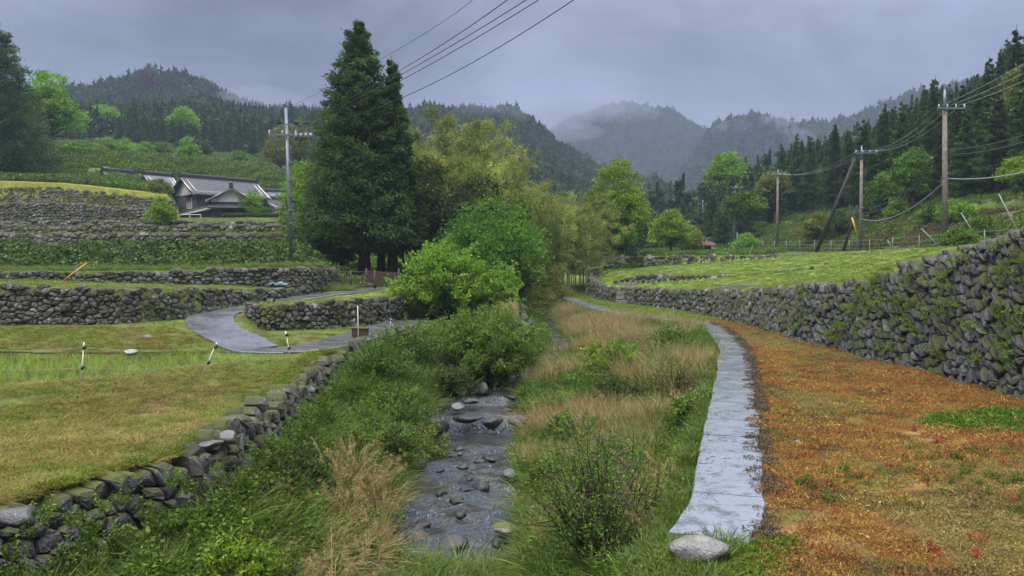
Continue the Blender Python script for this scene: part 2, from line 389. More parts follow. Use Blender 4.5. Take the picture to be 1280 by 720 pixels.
def TR(Y): return I(Y, [4, 18, 20.5, 22.5, 26, 28, 32, 44, 52, 58, 66, 75, 90], [4.2, 3.95, 3.6, 3.2, 2.65, 2.4, 2.1, 1.5, 1.3, 1.25, 1.8, 2.2, 2.6])
ROAD = [(-4.95, 37.2, .35), (-5.3, 33.5, .3), (-5.95, 29.6, .25), (-6.7, 26.6, .22), (-8.0, 25.6, .25), (-9.4, 27.2, .45), (-10.9, 29.3, .7), (-11.7, 31.0, .92), (-11.75, 33, 1.1), (-10.7, 35.6, 1.3), (-9.3, 38.0, 1.5), (-8.2, 39.8, 1.62), (-7.6, 43, 1.7)]
def polydist(x, y, P):
    x = np.asarray(x, float); best = np.full(x.shape, 1e9); zz = np.zeros(x.shape)
    for (ax, ay, az), (bx, by, bz) in zip(P[:-1], P[1:]):
        dx, dy = bx-ax, by-ay; L = dx*dx+dy*dy
        t = np.clip(((x-ax)*dx+(y-ay)*dy)/L, 0, 1)
        d = np.hypot(x-ax-t*dx, y-ay-t*dy); k = d < best
        best = np.where(k, d, best); zz = np.where(k, az+t*(bz-az), zz)
    return best, zz
def Yc(x): return I(x, [-10.9, -7.5, -5.4, -4, 1], [32.0, 33.6, 38.2, 41, 46])
def Ya(x): return I(x, [-40, -14, -12.9, -11.9, -9.9], [28.0, 28.5, 30.9, 34.3, 39.0])
def Yb(x): return I(x, [-40, -18, -9.9], [33.0, 34.6, 38.8])
def Ybund(x): return np.where(x > -11, 17.4+(x+11)*1.2, 17.4+(x+11)*.15)
def zC(Y): return I(Y, [30, 36, 40, 55, 75], [1.35, 1.4, 1.6, 1.8, 2.2])
def zA(x): return I(x, [-40, -20, -13, -10], [2.4, 2.3, 2.0, 1.75])
def zB(x): return I(x, [-40, -18, -10], [2.5, 2.62, 2.8])
def terr(Y, u):
    top4 = I(u, [-.66, -.56, -.43, -.415], [11.9, 11.6, 10.3, 8.0])
    z = I(Y, [44, 46, 50, 57.9, 58.1, 65.9, 66.1, 75.9, 76.1, 85.9], [2.7, 2.9, 3.8, 4.2, 5.15, 5.4, 6.15, 6.3, 7.0, 7.2])
    back = I(Y, [86, 95, 110, 150], [0, .9, 3, 11])
    z = np.where(Y > 86, np.where(u < -.415, np.where(Y > 91, top4+back, 7.2+(top4-7.2)*.52), 8.0+I(Y, [86, 122, 150], [0, 0, 12])), z)
    return z
UF = np.array([-.9, -.64, -.5, -.4, -.3, -.25, -.2, -.12, -.05, 0, .05, .1, .15, .2, .25, .3, .4, .5, .64, .9])
def row(Y, ys): return CAMZ + (330-np.array(ys, float))*Y/1000
TF = {150: np.array([30, 24, 22.5, 21.7, 20, 18, 15, 6, 4, 4, 4, 4, 4.5, 5, 7, 10, 15.5, 21.5, 29, 44]),
      220: row(220, [175, 185, 190, 195, 205, 212, 230, 262, 290, 300, 303, 305, 305, 302, 293, 275, 240, 190, 150, 120]),
      330: row(330, [150, 160, 160, 162, 180, 185, 195, 210, 215, 225, 240, 262, 280, 290, 292, 280, 230, 180, 140, 100]),
      450: row(450, [130, 145, 124, 120, 150, 156, 162, 165, 158, 164, 190, 215, 238, 262, 285, 270, 225, 180, 140, 100]),
      650: row(650, [200, 200, 190, 180, 200, 200, 200, 200, 200, 210, 240, 262, 275, 275, 262, 250, 220, 170, 130, 100]),
      900: row(900, [260, 260, 260, 250, 250, 250, 250, 250, 250, 250, 250, 262, 268, 245, 172, 160, 168, 135, 105, 90]),
      1300: row(1300, [260, 260, 260, 240, 240, 240, 230, 220, 200, 185, 168, 150, 142, 152, 185, 200, 190, 170, 140, 120]),
      1900: row(1900, [290, 290, 290, 280, 280, 280, 280, 280, 280, 270, 260, 250, 250, 250, 250, 250, 250, 250, 240, 240])}
TFY = np.array(sorted(TF)); TFM = np.array([TF[k] for k in TFY])
def far(u, Y):
    lu = np.clip(u, UF[0], UF[-1]); ly = np.clip(Y, TFY[0], TFY[-1])
    i = np.clip(np.searchsorted(UF, lu)-1, 0, len(UF)-2); j = np.clip(np.searchsorted(TFY, ly)-1, 0, len(TFY)-2)
    fu = (lu-UF[i])/(UF[i+1]-UF[i]); fy = (ly-TFY[j])/(TFY[j+1]-TFY[j])
    fy = fy*fy*(3-2*fy)*.6+fy*.4
    a = TFM[j, i]*(1-fu)+TFM[j, i+1]*fu; b = TFM[j+1, i]*(1-fu)+TFM[j+1, i+1]*fu
    return a*(1-fy)+b*fy
def hr(x, Y):
    rd = I(Y, [40, 52, 70, 100, 150], [4.0, 4.0, 3.9, 4.6, 6])
    return np.where(x < 31.5, rd, rd + I(x-31.5, [0, 1, 4.5, 6.4, 7.8, 8.2, 14, 40, 80], [0, .5, 2.2, 3.0, 3.2, 4.2, 5.6, 16, 34]))
def Ym(x): return I(x, [7, 13, 22, 30], [61, 56, 47, 41])
def Yn(x): return I(x, [7, 14, 27, 29, 32], [77, 78, 62, 52, 44])
def left(x, Y):
    u = x/np.maximum(Y, 1)
    yb = Ybund(x)
    z = .30*sm((Y-(yb-6))/6) - .02
    pad = (Y > yb+.5) & (Y < 24.8) & (x < -6.3)
    z = np.where(pad, .02, z)
    z = np.where((Y >= 24.8) & (x < -6.3), I(Y, [24.8, 25, 28.3, 40], [.2, .28, .85, 1.0]), z)
    z = np.where((Y >= 24.8) & (x >= -10.9), np.minimum(z, .32), z)
    bk = (x > -10.9) & (Y > Yc(x)); z = np.where(bk, np.where(x > -5.4, np.minimum(zC(Y), .33+.35*np.maximum(Y-Yc(x), 0)), zC(Y)), z)
    a = (x < -9.9) & (Y > Ya(x)); z = np.where(a, zA(x), z)
    b = (x < -9.9) & (Y > Yb(x)); z = np.where(b, zB(x), z)
    # road bed
    d, rz = polydist(x, Y, ROAD)
    k = sm((1.9-d)/.9); k = np.where(a | ((x > -10.9) & (Y > Yc(x)) & (Y < 35.5) & (x < -5.4) & (d > .95)), 0, k)
    z = z*(1-k)+(rz-.05)*k
    low = I(Y, [40, 55, 80, 120, 150], [1.65, 1.85, 3.0, 5.5, 9])
    t = terr(Y, u)
    ku = sm((-u-.205)/.07)
    z2 = low*(1-ku)+t*ku
    kk = sm((Y-42)/3)
    z = np.where(Y > 42, z*(1-kk)+z2*kk, z)
    z = np.where(Y > 45, z2, z)
    return z
def xstep(Y): return xw(Y)+.25+I(Y, [40, 46], [1, 0])*(.05+.22*TR(Y)-.15)
def right(x, Y):
    zlow = I(Y, [5, 42, 55, 75, 90], [0, 0, .25, .45, 1.5])
    w = np.clip((x-xw(Y))/np.maximum(26-xw(Y), 3), 0, 1)
    T = TR(Y)
    z1 = T + (4.0-T)*w**1.15
    z2 = np.maximum(z1, I(Y, [50, 58, 75, 80], [2.1, 2.15, 2.5, 2.7])) - .9*sm((9.5-x)/3)*(Y > Ym(x))
    z2 = np.maximum(z2, TR(Y)-.2)
    z = np.where(Y > Ym(x), z2, z1)
    z3 = I(Y, [40, 60, 80, 110, 150], [4.0, 3.7, 3.75, 4.4, 6])
    z = np.where(Y > Yn(x), np.maximum(z3, z), z)
    h_ = hr(x, Y); kx = sm((x-25)/1.5)
    z = z*(1-kx)+h_*kx
    return np.where(x < xstep(Y), zlow, z)
def H(x, y):
    x = np.asarray(x, float); y = np.asarray(y, float)
    Y = np.maximum(y, 3)
    u = x/Y
    s, zw, w = xs(Y), zs(Y), ws(Y)
    XL, XR = xl(Y), xp(Y)-.5
    d = np.abs(x-s); D = np.where(x < s, s-XL, XR-s)
    bank = np.where(x < s, I(Y, [3, 12, 25, 35, 72, 85], [.7, .95, .55, .3, .35, .4]), I(Y, [3, 15, 30, 72, 85], [.8, 1.05, .6, .3, .4]))
    t = np.clip((d-w*.75)/np.maximum(D-w*.75, .3), 0, 1)
    riv = zw-.28 + (bank+.28)*t**.62 + .25*(fbm(x*.9, y*.9, 5)-.5)*sm(t*3)
    lf, rt = left(x, Y), right(x, Y)
    e = I(Y, [80, 100], [0, 1])
    mid = riv*(1-e)+(1.6+.02*(Y-80))*e
    z = np.where(x < XL-I(Y, [12, 13, 26, 30], [.62, .55, .5, .3]), lf, np.where(x > XR+.05, rt, mid))
    kf = sm((Y-112)/38)
    f = far(u, Y)
    z = z*(1-kf)+f*kf
    z = z + (fbm(x*.02, y*.02, 9, 4)-.5)*np.clip((Y-150)/250, 0, 1)*26 + (fbm(x*.09, y*.09, 3, 3)-.5)*np.clip((Y-90)/100, 0, 1)*2.0
    z = z + (fbm(x*.6, y*.6, 21, 3)-.5)*.09*np.clip((Y-4)/3, 0, 1)*(Y < 100)
    return z

ys = np.concatenate([np.array([-60, -30, -10, 0, 2]), np.arange(3.5, 50, .14), np.arange(50, 96, .3), 96*1.016**np.arange(0, 190)])
u1 = np.arange(-.78, .80, .0030)
us = np.concatenate([np.linspace(-3.2, -.8, 26), u1, np.linspace(.82, 3.2, 26)])
YY, UU = np.meshgrid(ys, us, indexing='ij')
XX = UU*(np.maximum(YY, 0)+6)
ZZ = H(XX, YY)
def ground_color(x, y):
    n = fbm(x*.35, y*.35, 31); n2 = fbm(x*1.3, y*1.3, 33); n3 = fbm(x*.08, y*.08, 37)
    c = np.zeros(x.shape+(3,))
    def setc(mask, col): c[mask] = col[mask] if isinstance(col, np.ndarray) else col
    def mixn(a, b, t): t = np.clip(t, 0, 1)[..., None]; return np.array(a)*(1-t)+np.array(b)*t
    XL, XR = xl(y), xp(y)-.5
    u = x/np.maximum(y, 1)
    c[:] = mixn((.05, .08, .02), (.10, .13, .03), n*1.5-.2)
    # river bed and banks
    riv = (x > XL-.2) & (x < XR) & (y < 90)
    setc(riv, mixn((.022, .028, .010), (.05, .06, .015), n2*1.6-.3))
    # left mown field
    lf = (x <= XL-.2) & (y < 25)
    setc(lf, mixn((.10, .08, .028), (.075, .095, .016), (n2-.32)*3))
    bund = lf & (y > Ybund(x)-1.6); setc(bund, mixn((.11, .15, .02), (.08, .13, .02), n2*1.5-.2))
    mossy = (x <= XL-.15) & (x > XL-.7) & (y < 25); setc(mossy, mixn((.24, .19, .03), (.14, .13, .03), n2*2-.5))
    bank = (x <= XL-.2) & (y >= 24.8) & (y < 46); setc(bank, mixn((.11, .085, .03), (.10, .15, .02), (n2-.3)*2.6))
    grassy = (x <= XL-.2) & (y > Yc(x)) & (x > -10.9) & (y < 60); setc(grassy, mixn((.16, .16, .03), (.09, .15, .02), n2*1.8-.4))
    t1 = (x < -9.8) & (y > Yb(x)) & (y < 60); setc(t1, mixn((.08, .14, .02), (.14, .20, .025), n2))
    bk1 = (x < -9) & (y > 44) & (y < 51); setc(bk1, mixn((.03, .06, .012), (.055, .10, .02), n2))
    tz = (u < -.2) & (y > 51) & (y < 86); setc(tz, mixn((.09, .085, .03), (.08, .13, .02), n*1.5-.2))
    t4 = (u < -.415) & (y > 86) & (y < 98); setc(t4, mixn((.22, .19, .03), (.14, .18, .025), n))
    hill = (y > 110) & (u < -.18); setc(hill, mixn((.05, .085, .02), (.11, .14, .035), (fbm(x*.05, y*.12, 44)-.3)*2.2))
    # right lower field
    rf = (x >= XR) & (x < xstep(y)) & (y < 100)
    orange = mixn((.15, .075, .025), (.26, .145, .045), (n2-.3)*2.4)
    orange = orange*(.45+.9*n2[..., None])
    gg = mixn((.08, .12, .02), (.13, .15, .03), n2)
    k = sm((fbm(x*.45+3, y*.45, 51)-.60)*9)[..., None]*.8
    kd = sm((y-38)/5)[..., None]
    setc(rf, ((orange*(1-k)+gg*k)*(1-kd)+gg*kd))
    ru = (x >= xstep(y)) & (y < 110) & (x < 27); setc(ru, mixn((.09, .16, .018), (.16, .21, .025), n2*1.6-.3))
    rt_ = (x >= xstep(y)-.1) & (y < 42) & (x < xstep(y)+.8); setc(rt_, mixn((.05, .06, .018), (.09, .10, .02), n2))
    bk = (x > 31) & (x < 39.5) & (y < 110); setc(bk, mixn((.085, .065, .022), (.06, .10, .018), (n-.38)*4))
    up = (x >= 39.5) & (x < 44) & (y < 130); setc(up, mixn((.08, .14, .02), (.14, .20, .03), n))
    fo = (x >= 44) & (y < 400) & (u > .2); setc(fo, mixn((.03, .028, .015), (.045, .05, .018), n))
    fr = (y > 200); setc(fr, mixn((.03, .045, .014), (.05, .07, .02), n3*1.5-.2))
    gm = (y > 125) & (y < 215) & (u < -.2); setc(gm, mixn((.05, .085, .02), (.12, .14, .035), (fbm(x*.03, y*.16, 44)-.3)*2.2))
    return c
GC = ground_color(XX, YY)
n0, n1_ = XX.shape
idx = np.arange(n0*n1_).reshape(n0, n1_)
F = np.stack([idx[:-1, :-1], idx[:-1, 1:], idx[1:, 1:], idx[1:, :-1]], -1).reshape(-1, 4)
gm_ = mesh('ground', np.stack([XX, YY, ZZ], -1).reshape(-1, 3), None, F, None, True, None, GC.reshape(-1, 3))
tag(link('ground', gm_, M['ground']), 'valley floor, terraced fields and wooded hillsides', 'ground', kind='structure')

# ------------------------------------------------------------------ path, road, water, paddy
def ribbon(P, w, dz=.0, th=.12, gap=None, step=.14):
    """slabs following a polyline: returns MB"""
    P = np.array(P, float)
    seg = np.hypot(np.diff(P[:, 0]), np.diff(P[:, 1])); L = np.concatenate([[0], np.cumsum(seg)])
    mb = MB(); s0 = 0; total = L[-1]
    cuts = [0]
    if gap:
        while cuts[-1] < total-gap*.6: cuts.append(min(total, cuts[-1]+gap*random.uniform(.75, 1.25)))
        cuts[-1] = total
    else: cuts = [0, total]
    for a, b in zip(cuts[:-1], cuts[1:]):
        n = max(2, int((b-a)/step)+1)
        s = np.linspace(a+(.016 if gap else 0), b-(.016 if gap else 0), n)
        x, y, z = I(s, L, P[:, 0]), I(s, L, P[:, 1]), I(s, L, P[:, 2])
        e = .4; tx = I(s+e, L, P[:, 0])-I(s-e, L, P[:, 0]); ty = I(s+e, L, P[:, 1])-I(s-e, L, P[:, 1])
        l = np.hypot(tx, ty)+1e-9; nx, ny = ty/l, -tx/l
        wl = w*.5+.03*(noise2(s*2.5, s*0, 5)-.5)+.05*(noise2(s*.7, s*0, 6)-.5); wr = w*.5+.09*(noise2(s*2.7, s*0, 7)-.5)+.12*(noise2(s*.8, s*0, 8)-.5)
        j = random.uniform(-.006, .006)
        rows = []
        for q in range(n):
            zt = z[q]+dz+j
            rows += [(x[q]-nx[q]*wl[q], y[q]-ny[q]*wl[q], zt-th), (x[q]-nx[q]*wl[q], y[q]-ny[q]*wl[q], zt-.012), (x[q]-nx[q]*(wl[q]-.015), y[q]-ny[q]*(wl[q]-.015), zt),
                     (x[q]+nx[q]*(wr[q]-.015), y[q]+ny[q]*(wr[q]-.015), zt), (x[q]+nx[q]*wr[q], y[q]+ny[q]*wr[q], zt-.012), (x[q]+nx[q]*wr[q], y[q]+ny[q]*wr[q], zt-th)]
        F4 = [(q*6+k, q*6+k+1, (q+1)*6+k+1, (q+1)*6+k) for q in range(n-1) for k in range(5)]
        F4 += [(0, 1, 4, 5), (1, 2, 3, 4), ((n-1)*6, (n-1)*6+5, (n-1)*6+4, (n-1)*6+1), ((n-1)*6+1, (n-1)*6+4, (n-1)*6+3, (n-1)*6+2)]
        mb.add(rows, None, F4)
    return mb
P3 = [(x, y, float(I(y, [5, 42, 55, 75, 90], [.05, .05, .28, .5, 1.0]))) for x, y in PATH]
P3 = [(float(xp(y)), float(y), float(I(y, [5, 42, 55, 75, 90], [.075, .075, .31, .5, 1.0]))) for y in np.concatenate([np.arange(8.45, 37, 1.0), np.arange(37, 48, .5), np.arange(48, 84, 2)])]
tag(link('footpath', ribbon(P3, .92, 0, .2, 1.9).me('footpath'), M['path']), 'narrow wet concrete footpath along the stream bank', 'path', kind='structure')
RD = np.array(ROAD); tt = np.linspace(0, len(RD)-1, 90)
def catmull(P, ts):
    out = []
    for t in ts:
        i = min(int(t), len(P)-2); f = t-i
        p0, p1, p2, p3 = P[max(i-1, 0)], P[i], P[i+1], P[min(i+2, len(P)-1)]
        out.append(.5*((2*p1)+(-p0+p2)*f+(2*p0-5*p1+4*p2-p3)*f*f+(-p0+3*p1-3*p2+p3)*f**3))
    return np.array(out)
tag(link('lane', ribbon(catmull(RD, tt), 1.75, .03, .25).me('lane'), M['road']), 'wet concrete farm lane winding between stone walls', 'lane', kind='structure')
rr = [(28.2, y, float(hr(28.2, y))+.05) for y in range(30, 130, 4)]
tag(link('valley_road', ribbon(rr, 3.2, .03, .25).me('valley_road'), M['road']), 'road along the foot of the forest bank', 'road', kind='structure')

yy = np.concatenate([np.arange(4, 22.4, .08), np.arange(22.4, 24.8, .03), np.arange(24.8, 84, .25)]); tt = np.linspace(-1, 1, 41)
Yg, Tg = np.meshgrid(yy, tt, indexing='ij')
Xg = xs(Yg)+Tg*(ws(Yg)*1.12+.2)
rap = I(Yg, [4, 13, 20.6, 21.0, 22.4, 22.6, 23.3, 24.1, 24.3, 24.8, 40], [.6, .75, .8, .1, .12, 1, .2, .15, .8, .35, .3])
Zg = zs(Yg) + rap*(.09*(fbm(Xg*2.2, Yg*2.2, 61, 3)-.5)*2 + .05*(fbm(Xg*6, Yg*6, 63, 2)-.5)*2)
step = ((Yg > 22.55) & (Yg < 22.95)); Zg = Zg + np.where(step, .10*(fbm(Xg*3, Yg*0+1, 66)-.5), 0)
foam = np.clip(rap*sm((fbm(Xg*1.4, Yg*1.1, 67)-.43)*5)*.8 , 0, 1)
foam = np.maximum(foam, I(Yg, [22.15, 22.35, 22.6, 22.8], [0, 1, 1, .15])*sm((fbm(Xg*1.0, Yg*0, 71)-.3)*5))
ig = np.arange(Yg.size).reshape(Yg.shape)
Fw = np.stack([ig[:-1, :-1], ig[:-1, 1:], ig[1:, 1:], ig[1:, :-1]], -1).reshape(-1, 4)
tag(link('stream_water', mesh('stream_water', np.stack([Xg, Yg, Zg], -1).reshape(-1, 3), None, Fw, {'foam': foam.ravel()}, True), M['water']), 'rippling mountain stream over stones', 'stream', kind='structure')
px_ = np.linspace(-30, -6.2, 60); pv = []; 
for x in px_: pv += [(x, max(float(Ybund(x))+.3, 12), .11), (x, 24.95, .11)]
tag(link('paddy_water', mesh('paddy_water', pv, None, [(2*i, 2*i+2, 2*i+3, 2*i+1) for i in range(59)]), M['paddy']), 'flooded paddy', 'water', kind='structure')

# ------------------------------------------------------------------ dry-stone walls
def clip(poly, mx_, my, nx, ny):
    out = []; n = len(poly)
    for i in range(n):
        ax, ay = poly[i]; bx, by = poly[(i+1) % n]
        da = (ax-mx_)*nx+(ay-my)*ny; db = (bx-mx_)*nx+(by-my)*ny
        if da <= 0: out.append((ax, ay))
        if (da < 0 < db) or (db < 0 < da):
            t = da/(da-db); out.append((ax+t*(bx-ax), ay+t*(by-ay)))
    return out
def stone_wall(name, label, pts, size=.3, thick=.5, batter=.18, side=1, seed=1, aniso=(1.25, .85, 0), bulge=.1, mat='stone', detail=2, group=None, rag=.12, cat='stone wall', xtra=0):
    """pts: (x, y, z_bottom, z_top) of the face line; side=+1: face looks to the right of travel"""
    rg = np.random.default_rng(seed)
    P = np.array(pts, float); seg = np.hypot(np.diff(P[:, 0]), np.diff(P[:, 1])); L = np.concatenate([[0], np.cumsum(seg)])
    tot = L[-1]; zmin = P[:, 2].min()
    def frame(s):
        s = np.asarray(s, float)
        x, y = I(s, L, P[:, 0]), I(s, L, P[:, 1]); e = .35
        tx = I(s+e, L, P[:, 0])-I(s-e, L, P[:, 0]); ty = I(s+e, L, P[:, 1])-I(s-e, L, P[:, 1])
        l = np.hypot(tx, ty)+1e-9
        return x, y, side*ty/l, -side*tx/l
    zt = lambda s: I(s, L, P[:, 3]); zb = lambda s: I(s, L, P[:, 2])
    sx, sy, sh = aniso
    # seeds in stretched space
    ax_, ay_ = size*sx, size*sy
    hmax = (P[:, 3]-P[:, 2]).max()+.3
    ni, nj = int(tot/ax_)+2, int((P[:, 3].max()-zmin)/ay_)+2
    S = []
    for j in range(nj):
        for i in range(ni):
            s = (i+.5*(j % 2)+rg.uniform(-.42, .42))*ax_; z = zmin+(j+rg.uniform(-.4, .4))*ay_+.3*ay_
            if s < -.1 or s > tot+.1: continue
            top = float(zt(s))-.25*ay_+rg.uniform(-rag, rag)*.6
            if z > top or z < float(zb(s))-.15: continue
            S.append(((s-sh*z)/sx, z/sy))
    S = np.array(S); xt = S[rg.random(len(S)) < .34]; xt = xt+rg.uniform(-.6, .6, xt.shape)*size
    if detail >= 2:
        xt = xt[((xt[:, 0]*sx+sh*xt[:, 1]*sy) > 0) & ((xt[:, 0]*sx+sh*xt[:, 1]*sy) < tot)]
        xs2 = xt[:, 0]*sx+sh*xt[:, 1]*sy; xt = xt[xt[:, 1]*sy < zt(xs2)-.2*ay_]
        S = np.vstack([S, xt])
    mb = MB(); n = len(S)
    # grid hash for neighbours
    cell = size*2.1; grid = {}
    for k, (a, b) in enumerate(S): grid.setdefault((int(a//cell), int(b//cell)), []).append(k)
    V, F3, F4, T = [], [], [], []; nv = 0
    for k in range(n):
        a, b = S[k]; r = size*1.0
        poly = [(a+r*.95*cos(q*pi/4+.4), b+r*.8*sin(q*pi/4+.4)) for q in range(8)]
        ci, cj = int(a//cell), int(b//cell)
        for gi in (ci-1, ci, ci+1):
            for gj in (cj-1, cj, cj+1):
                for m_ in grid.get((gi, gj), ()):
                    if m_ == k: continue
                    dx, dy = S[m_][0]-a, S[m_][1]-b
                    if dx*dx+dy*dy > 4.4*size*size: continue
                    poly = clip(poly, a+dx/2, b+dy/2, dx, dy)
                    if len(poly) < 3: break
        if len(poly) < 3: continue
        p = np.array(poly)
        d = np.roll(p, -1, 0)-p; keep = np.hypot(d[:, 0], d[:, 1]) > size*.08
        p = p[keep] if keep.sum() >= 3 else p
        if detail >= 2:      # rounded corners
            q = np.roll(p, -1, 0); p = np.stack([p*.86+q*.14, p*.14+q*.86], 1).reshape(-1, 2)
        c = p.mean(0); m_ = len(p)
        bl = bulge*rg.uniform(.4, 1.4); off = rg.uniform(-.6, .6)*bulge
        g = .965-.03*rg.random()
        rings = [(g+.02, -.2), (g, off), (g*.90, off+bl*.6), (g*.5, off+bl*.85)] if detail >= 2 else [(g+.02, -thick*.4), (g, off), (g*.62, off+bl*.9)]
        tl = rg.uniform(-.8, .8, 2)*bulge/size
        rows = []
        for ri, (sc_, dd) in enumerate(rings):
            q = c+(p-c)*sc_
            dep = dd + ((q-c)@tl if ri > 0 else 0) + (rg.uniform(-.12, .12, m_)*bulge if ri > 1 else 0)
            rows.append((q, np.broadcast_to(dep, (m_,))))
        q = np.vstack([r_[0] for r_ in rows]+[c[None]]); dep = np.concatenate([r_[1] for r_ in rows]+[[off+bl*1.02]])
        z = q[:, 1]*sy; s = q[:, 0]*sx+sh*z
        X, Y_, nx, ny = frame(s)
        hgt = z-zb(s)
        dn = dep - batter*hgt + xtra*np.sin(s*.9)*.1
        V.append(np.stack([X+nx*dn, Y_+ny*dn, z], 1))
        nr = len(rings)
        for ri in range(nr-1):
            for e in range(m_):
                f = (nv+ri*m_+e, nv+ri*m_+(e+1) % m_, nv+(ri+1)*m_+(e+1) % m_, nv+(ri+1)*m_+e)
                F4.append(f if side > 0 else f[::-1])
        for e in range(m_):
            f = (nv+(nr-1)*m_+e, nv+(nr-1)*m_+(e+1) % m_, nv+nr*m_); F3.append(f if side > 0 else f[::-1])
        tv = rg.random(); T.append(np.full(len(q), tv)); nv += len(q)
    mb.add(np.vstack(V), F3, F4, np.concatenate(T), 0)
    # packed core behind the stones
    ns = max(3, int(tot/.4)); s = np.linspace(0, tot, ns)
    X, Y_, nx, ny = frame(s); rows = []
    for q in range(ns):
        h_ = zt(s[q])-zb(s[q]); tp = zt(s[q])-.06+.05*sin(q*1.7)
        for dd, z in ((-.05, zb(s[q])-.3), (-.05-batter*h_, tp-.03), (-.22-batter*h_, tp+.02), (-thick-batter*h_, tp), (-thick-batter*h_, zb(s[q])-.3)):
            rows.append((X[q]+nx[q]*dd, Y_[q]+ny[q]*dd, z))
    F = [(q*5+k, (q+1)*5+k, (q+1)*5+k+1, q*5+k+1) for q in range(ns-1) for k in range(4)]
    if side < 0: F = [f[::-1] for f in F]
    mb.add(rows, [(0, 1, 2), (0, 2, 4), (2, 3, 4), ((ns-1)*5, (ns-1)*5+2, (ns-1)*5+1), ((ns-1)*5, (ns-1)*5+4, (ns-1)*5+2), ((ns-1)*5+2, (ns-1)*5+4, (ns-1)*5+3)], F, .3, 1)
    o = link(name, mb.me(name, smooth=False), [M[mat], M['earth']])
    return tag(o, label, cat, group, 'thing')

# right valley wall, near and far stretches
ysr = np.concatenate([np.arange(6, 30, 1.0)])
stone_wall('stone_wall', 'tall dark mossy dry stone wall beside the rusty brown field', [(float(xw(y))-.25, y, -.05, float(TR(y))) for y in np.arange(9, 32.1, 1.0)], .245, .7, .22, -1, 3, (.9, 1.15, .7), .12, 'stone_dark', 2, rag=.14, xtra=1)
stone_wall('stone_wall', 'lower grey stone wall continuing from the mossy wall to the bend', [(float(xw(y))-.2, y, -.05, float(TR(y))) for y in np.arange(32, 45.1, 1.0)], .235, .6, .2, -1, 4, (.8, 1.2, .4), .10, 'stone', 2, rag=.2)
stone_wall('stone_wall', 'stone wall curving left behind the grass strip at the bend', [(float(xw(y))-.15, float(y), float(I(y, [44, 55, 75], [0, .2, .4])), float(TR(y))+.05) for y in np.arange(45, 84, 1.5)], .30, .6, .15, -1, 5, (.9, 1, .2), .10, 'stone', 1)
stone_wall('stone_wall', 'thin stone wall holding the upper green terrace', [(x, float(Ym(x))-.1, float(right(np.array(x), np.array(Ym(x)-.6)))-.1, float(right(np.array(x), np.array(Ym(x)+.6)))+.05) for x in np.arange(7.6, 19, .8)], .4, .5, .1, 1, 6, (1, .8, 0), .1, 'stone', 1)
stone_wall('stone_wall', 'long low stone wall at the back of the green terraces', [(x, float(Yn(x))-.1, float(right(np.array(x), np.array(Yn(x)-.8)))-.1, 3.75) for x in np.arange(8.2, 27.6, .8)], .45, .5, .1, 1, 7, (1.1, .8, 0), .1, 'stone', 1)
stone_wall('stone_wall', 'brown stone edging along the top of the forest bank', [(39.2+.02*(y-40), float(y), float(hr(38.9, y))-.2, float(hr(39.9, y))+.1) for y in np.arange(40, 126, 2.0)], .5, .6, .15, -1, 8, (1.1, .8, 0), .12, 'stone_far', 1)
# footpath river wall
stone_wall('retaining_wall', 'rough stone retaining wall under the stream side of the footpath', [(float(xp(y))-.50, float(y), float(H(np.array(xp(y)-.75), np.array(y)))-.35, float(I(y, [5, 42, 55, 75], [-.13, -.13, .10, .30]))) for y in np.concatenate([np.arange(8.4, 36, .8), np.arange(36, 48, .5), np.arange(48, 80, 2)])], .30, .45, .12, -1, 9, (1.2, .8, 0), .1, 'stone_dark', 2)
# left river wall
ly = np.concatenate([np.arange(7.0, 12.5, .6)])
stone_wall('retaining_wall', 'tumbled dark stone wall under the near left field', [(float(xl(y))+.05, float(y), -1.35, -.12+.04*sin(y)) for y in np.arange(6.4, 12.9, .5)], .24, .6, .3, 1, 10, (1.15, .9, 0), .10, 'stone_dark', 2, rag=.3)
stone_wall('retaining_wall', 'higher rough stone wall edging the left field above the stream', [(float(xl(y))+.05, float(y), -1.5, float(I(y, [12.6, 13, 20, 25, 29], [.0, .06, .08, .08, .12]))) for y in np.arange(12.6, 27.3, .6)], .24, .6, .2, 1, 11, (1.0, 1.0, .2), .11, 'stone', 2, rag=.3)
stone_wall('retaining_wall', 'stream wall below the farm lane with upright stones', [(float(xl(y))+.05, float(y), -1.2, float(I(y, [27, 32, 36], [.27, .3, .34]))) for y in np.arange(27.2, 36.1, .7)], .29, .6, .15, 1, 12, (.8, 1.25, 0), .13, 'stone', 2)
stone_wall('retaining_wall', 'dark wet stone wall jutting towards the stream behind the willow bush', [(-4.2, 36.1, -1.2, .35), (-1.5, 36.3, -1.3, .3), (.5, 36.2, -1.4, .3), (.85, 37.2, -1.4, .3), (.85, 45, -1.2, .2), (.95, 60, -1, 0)], .36, .5, .1, 1, 13, (1, .9, .3), .12, 'stone_dark', 1)
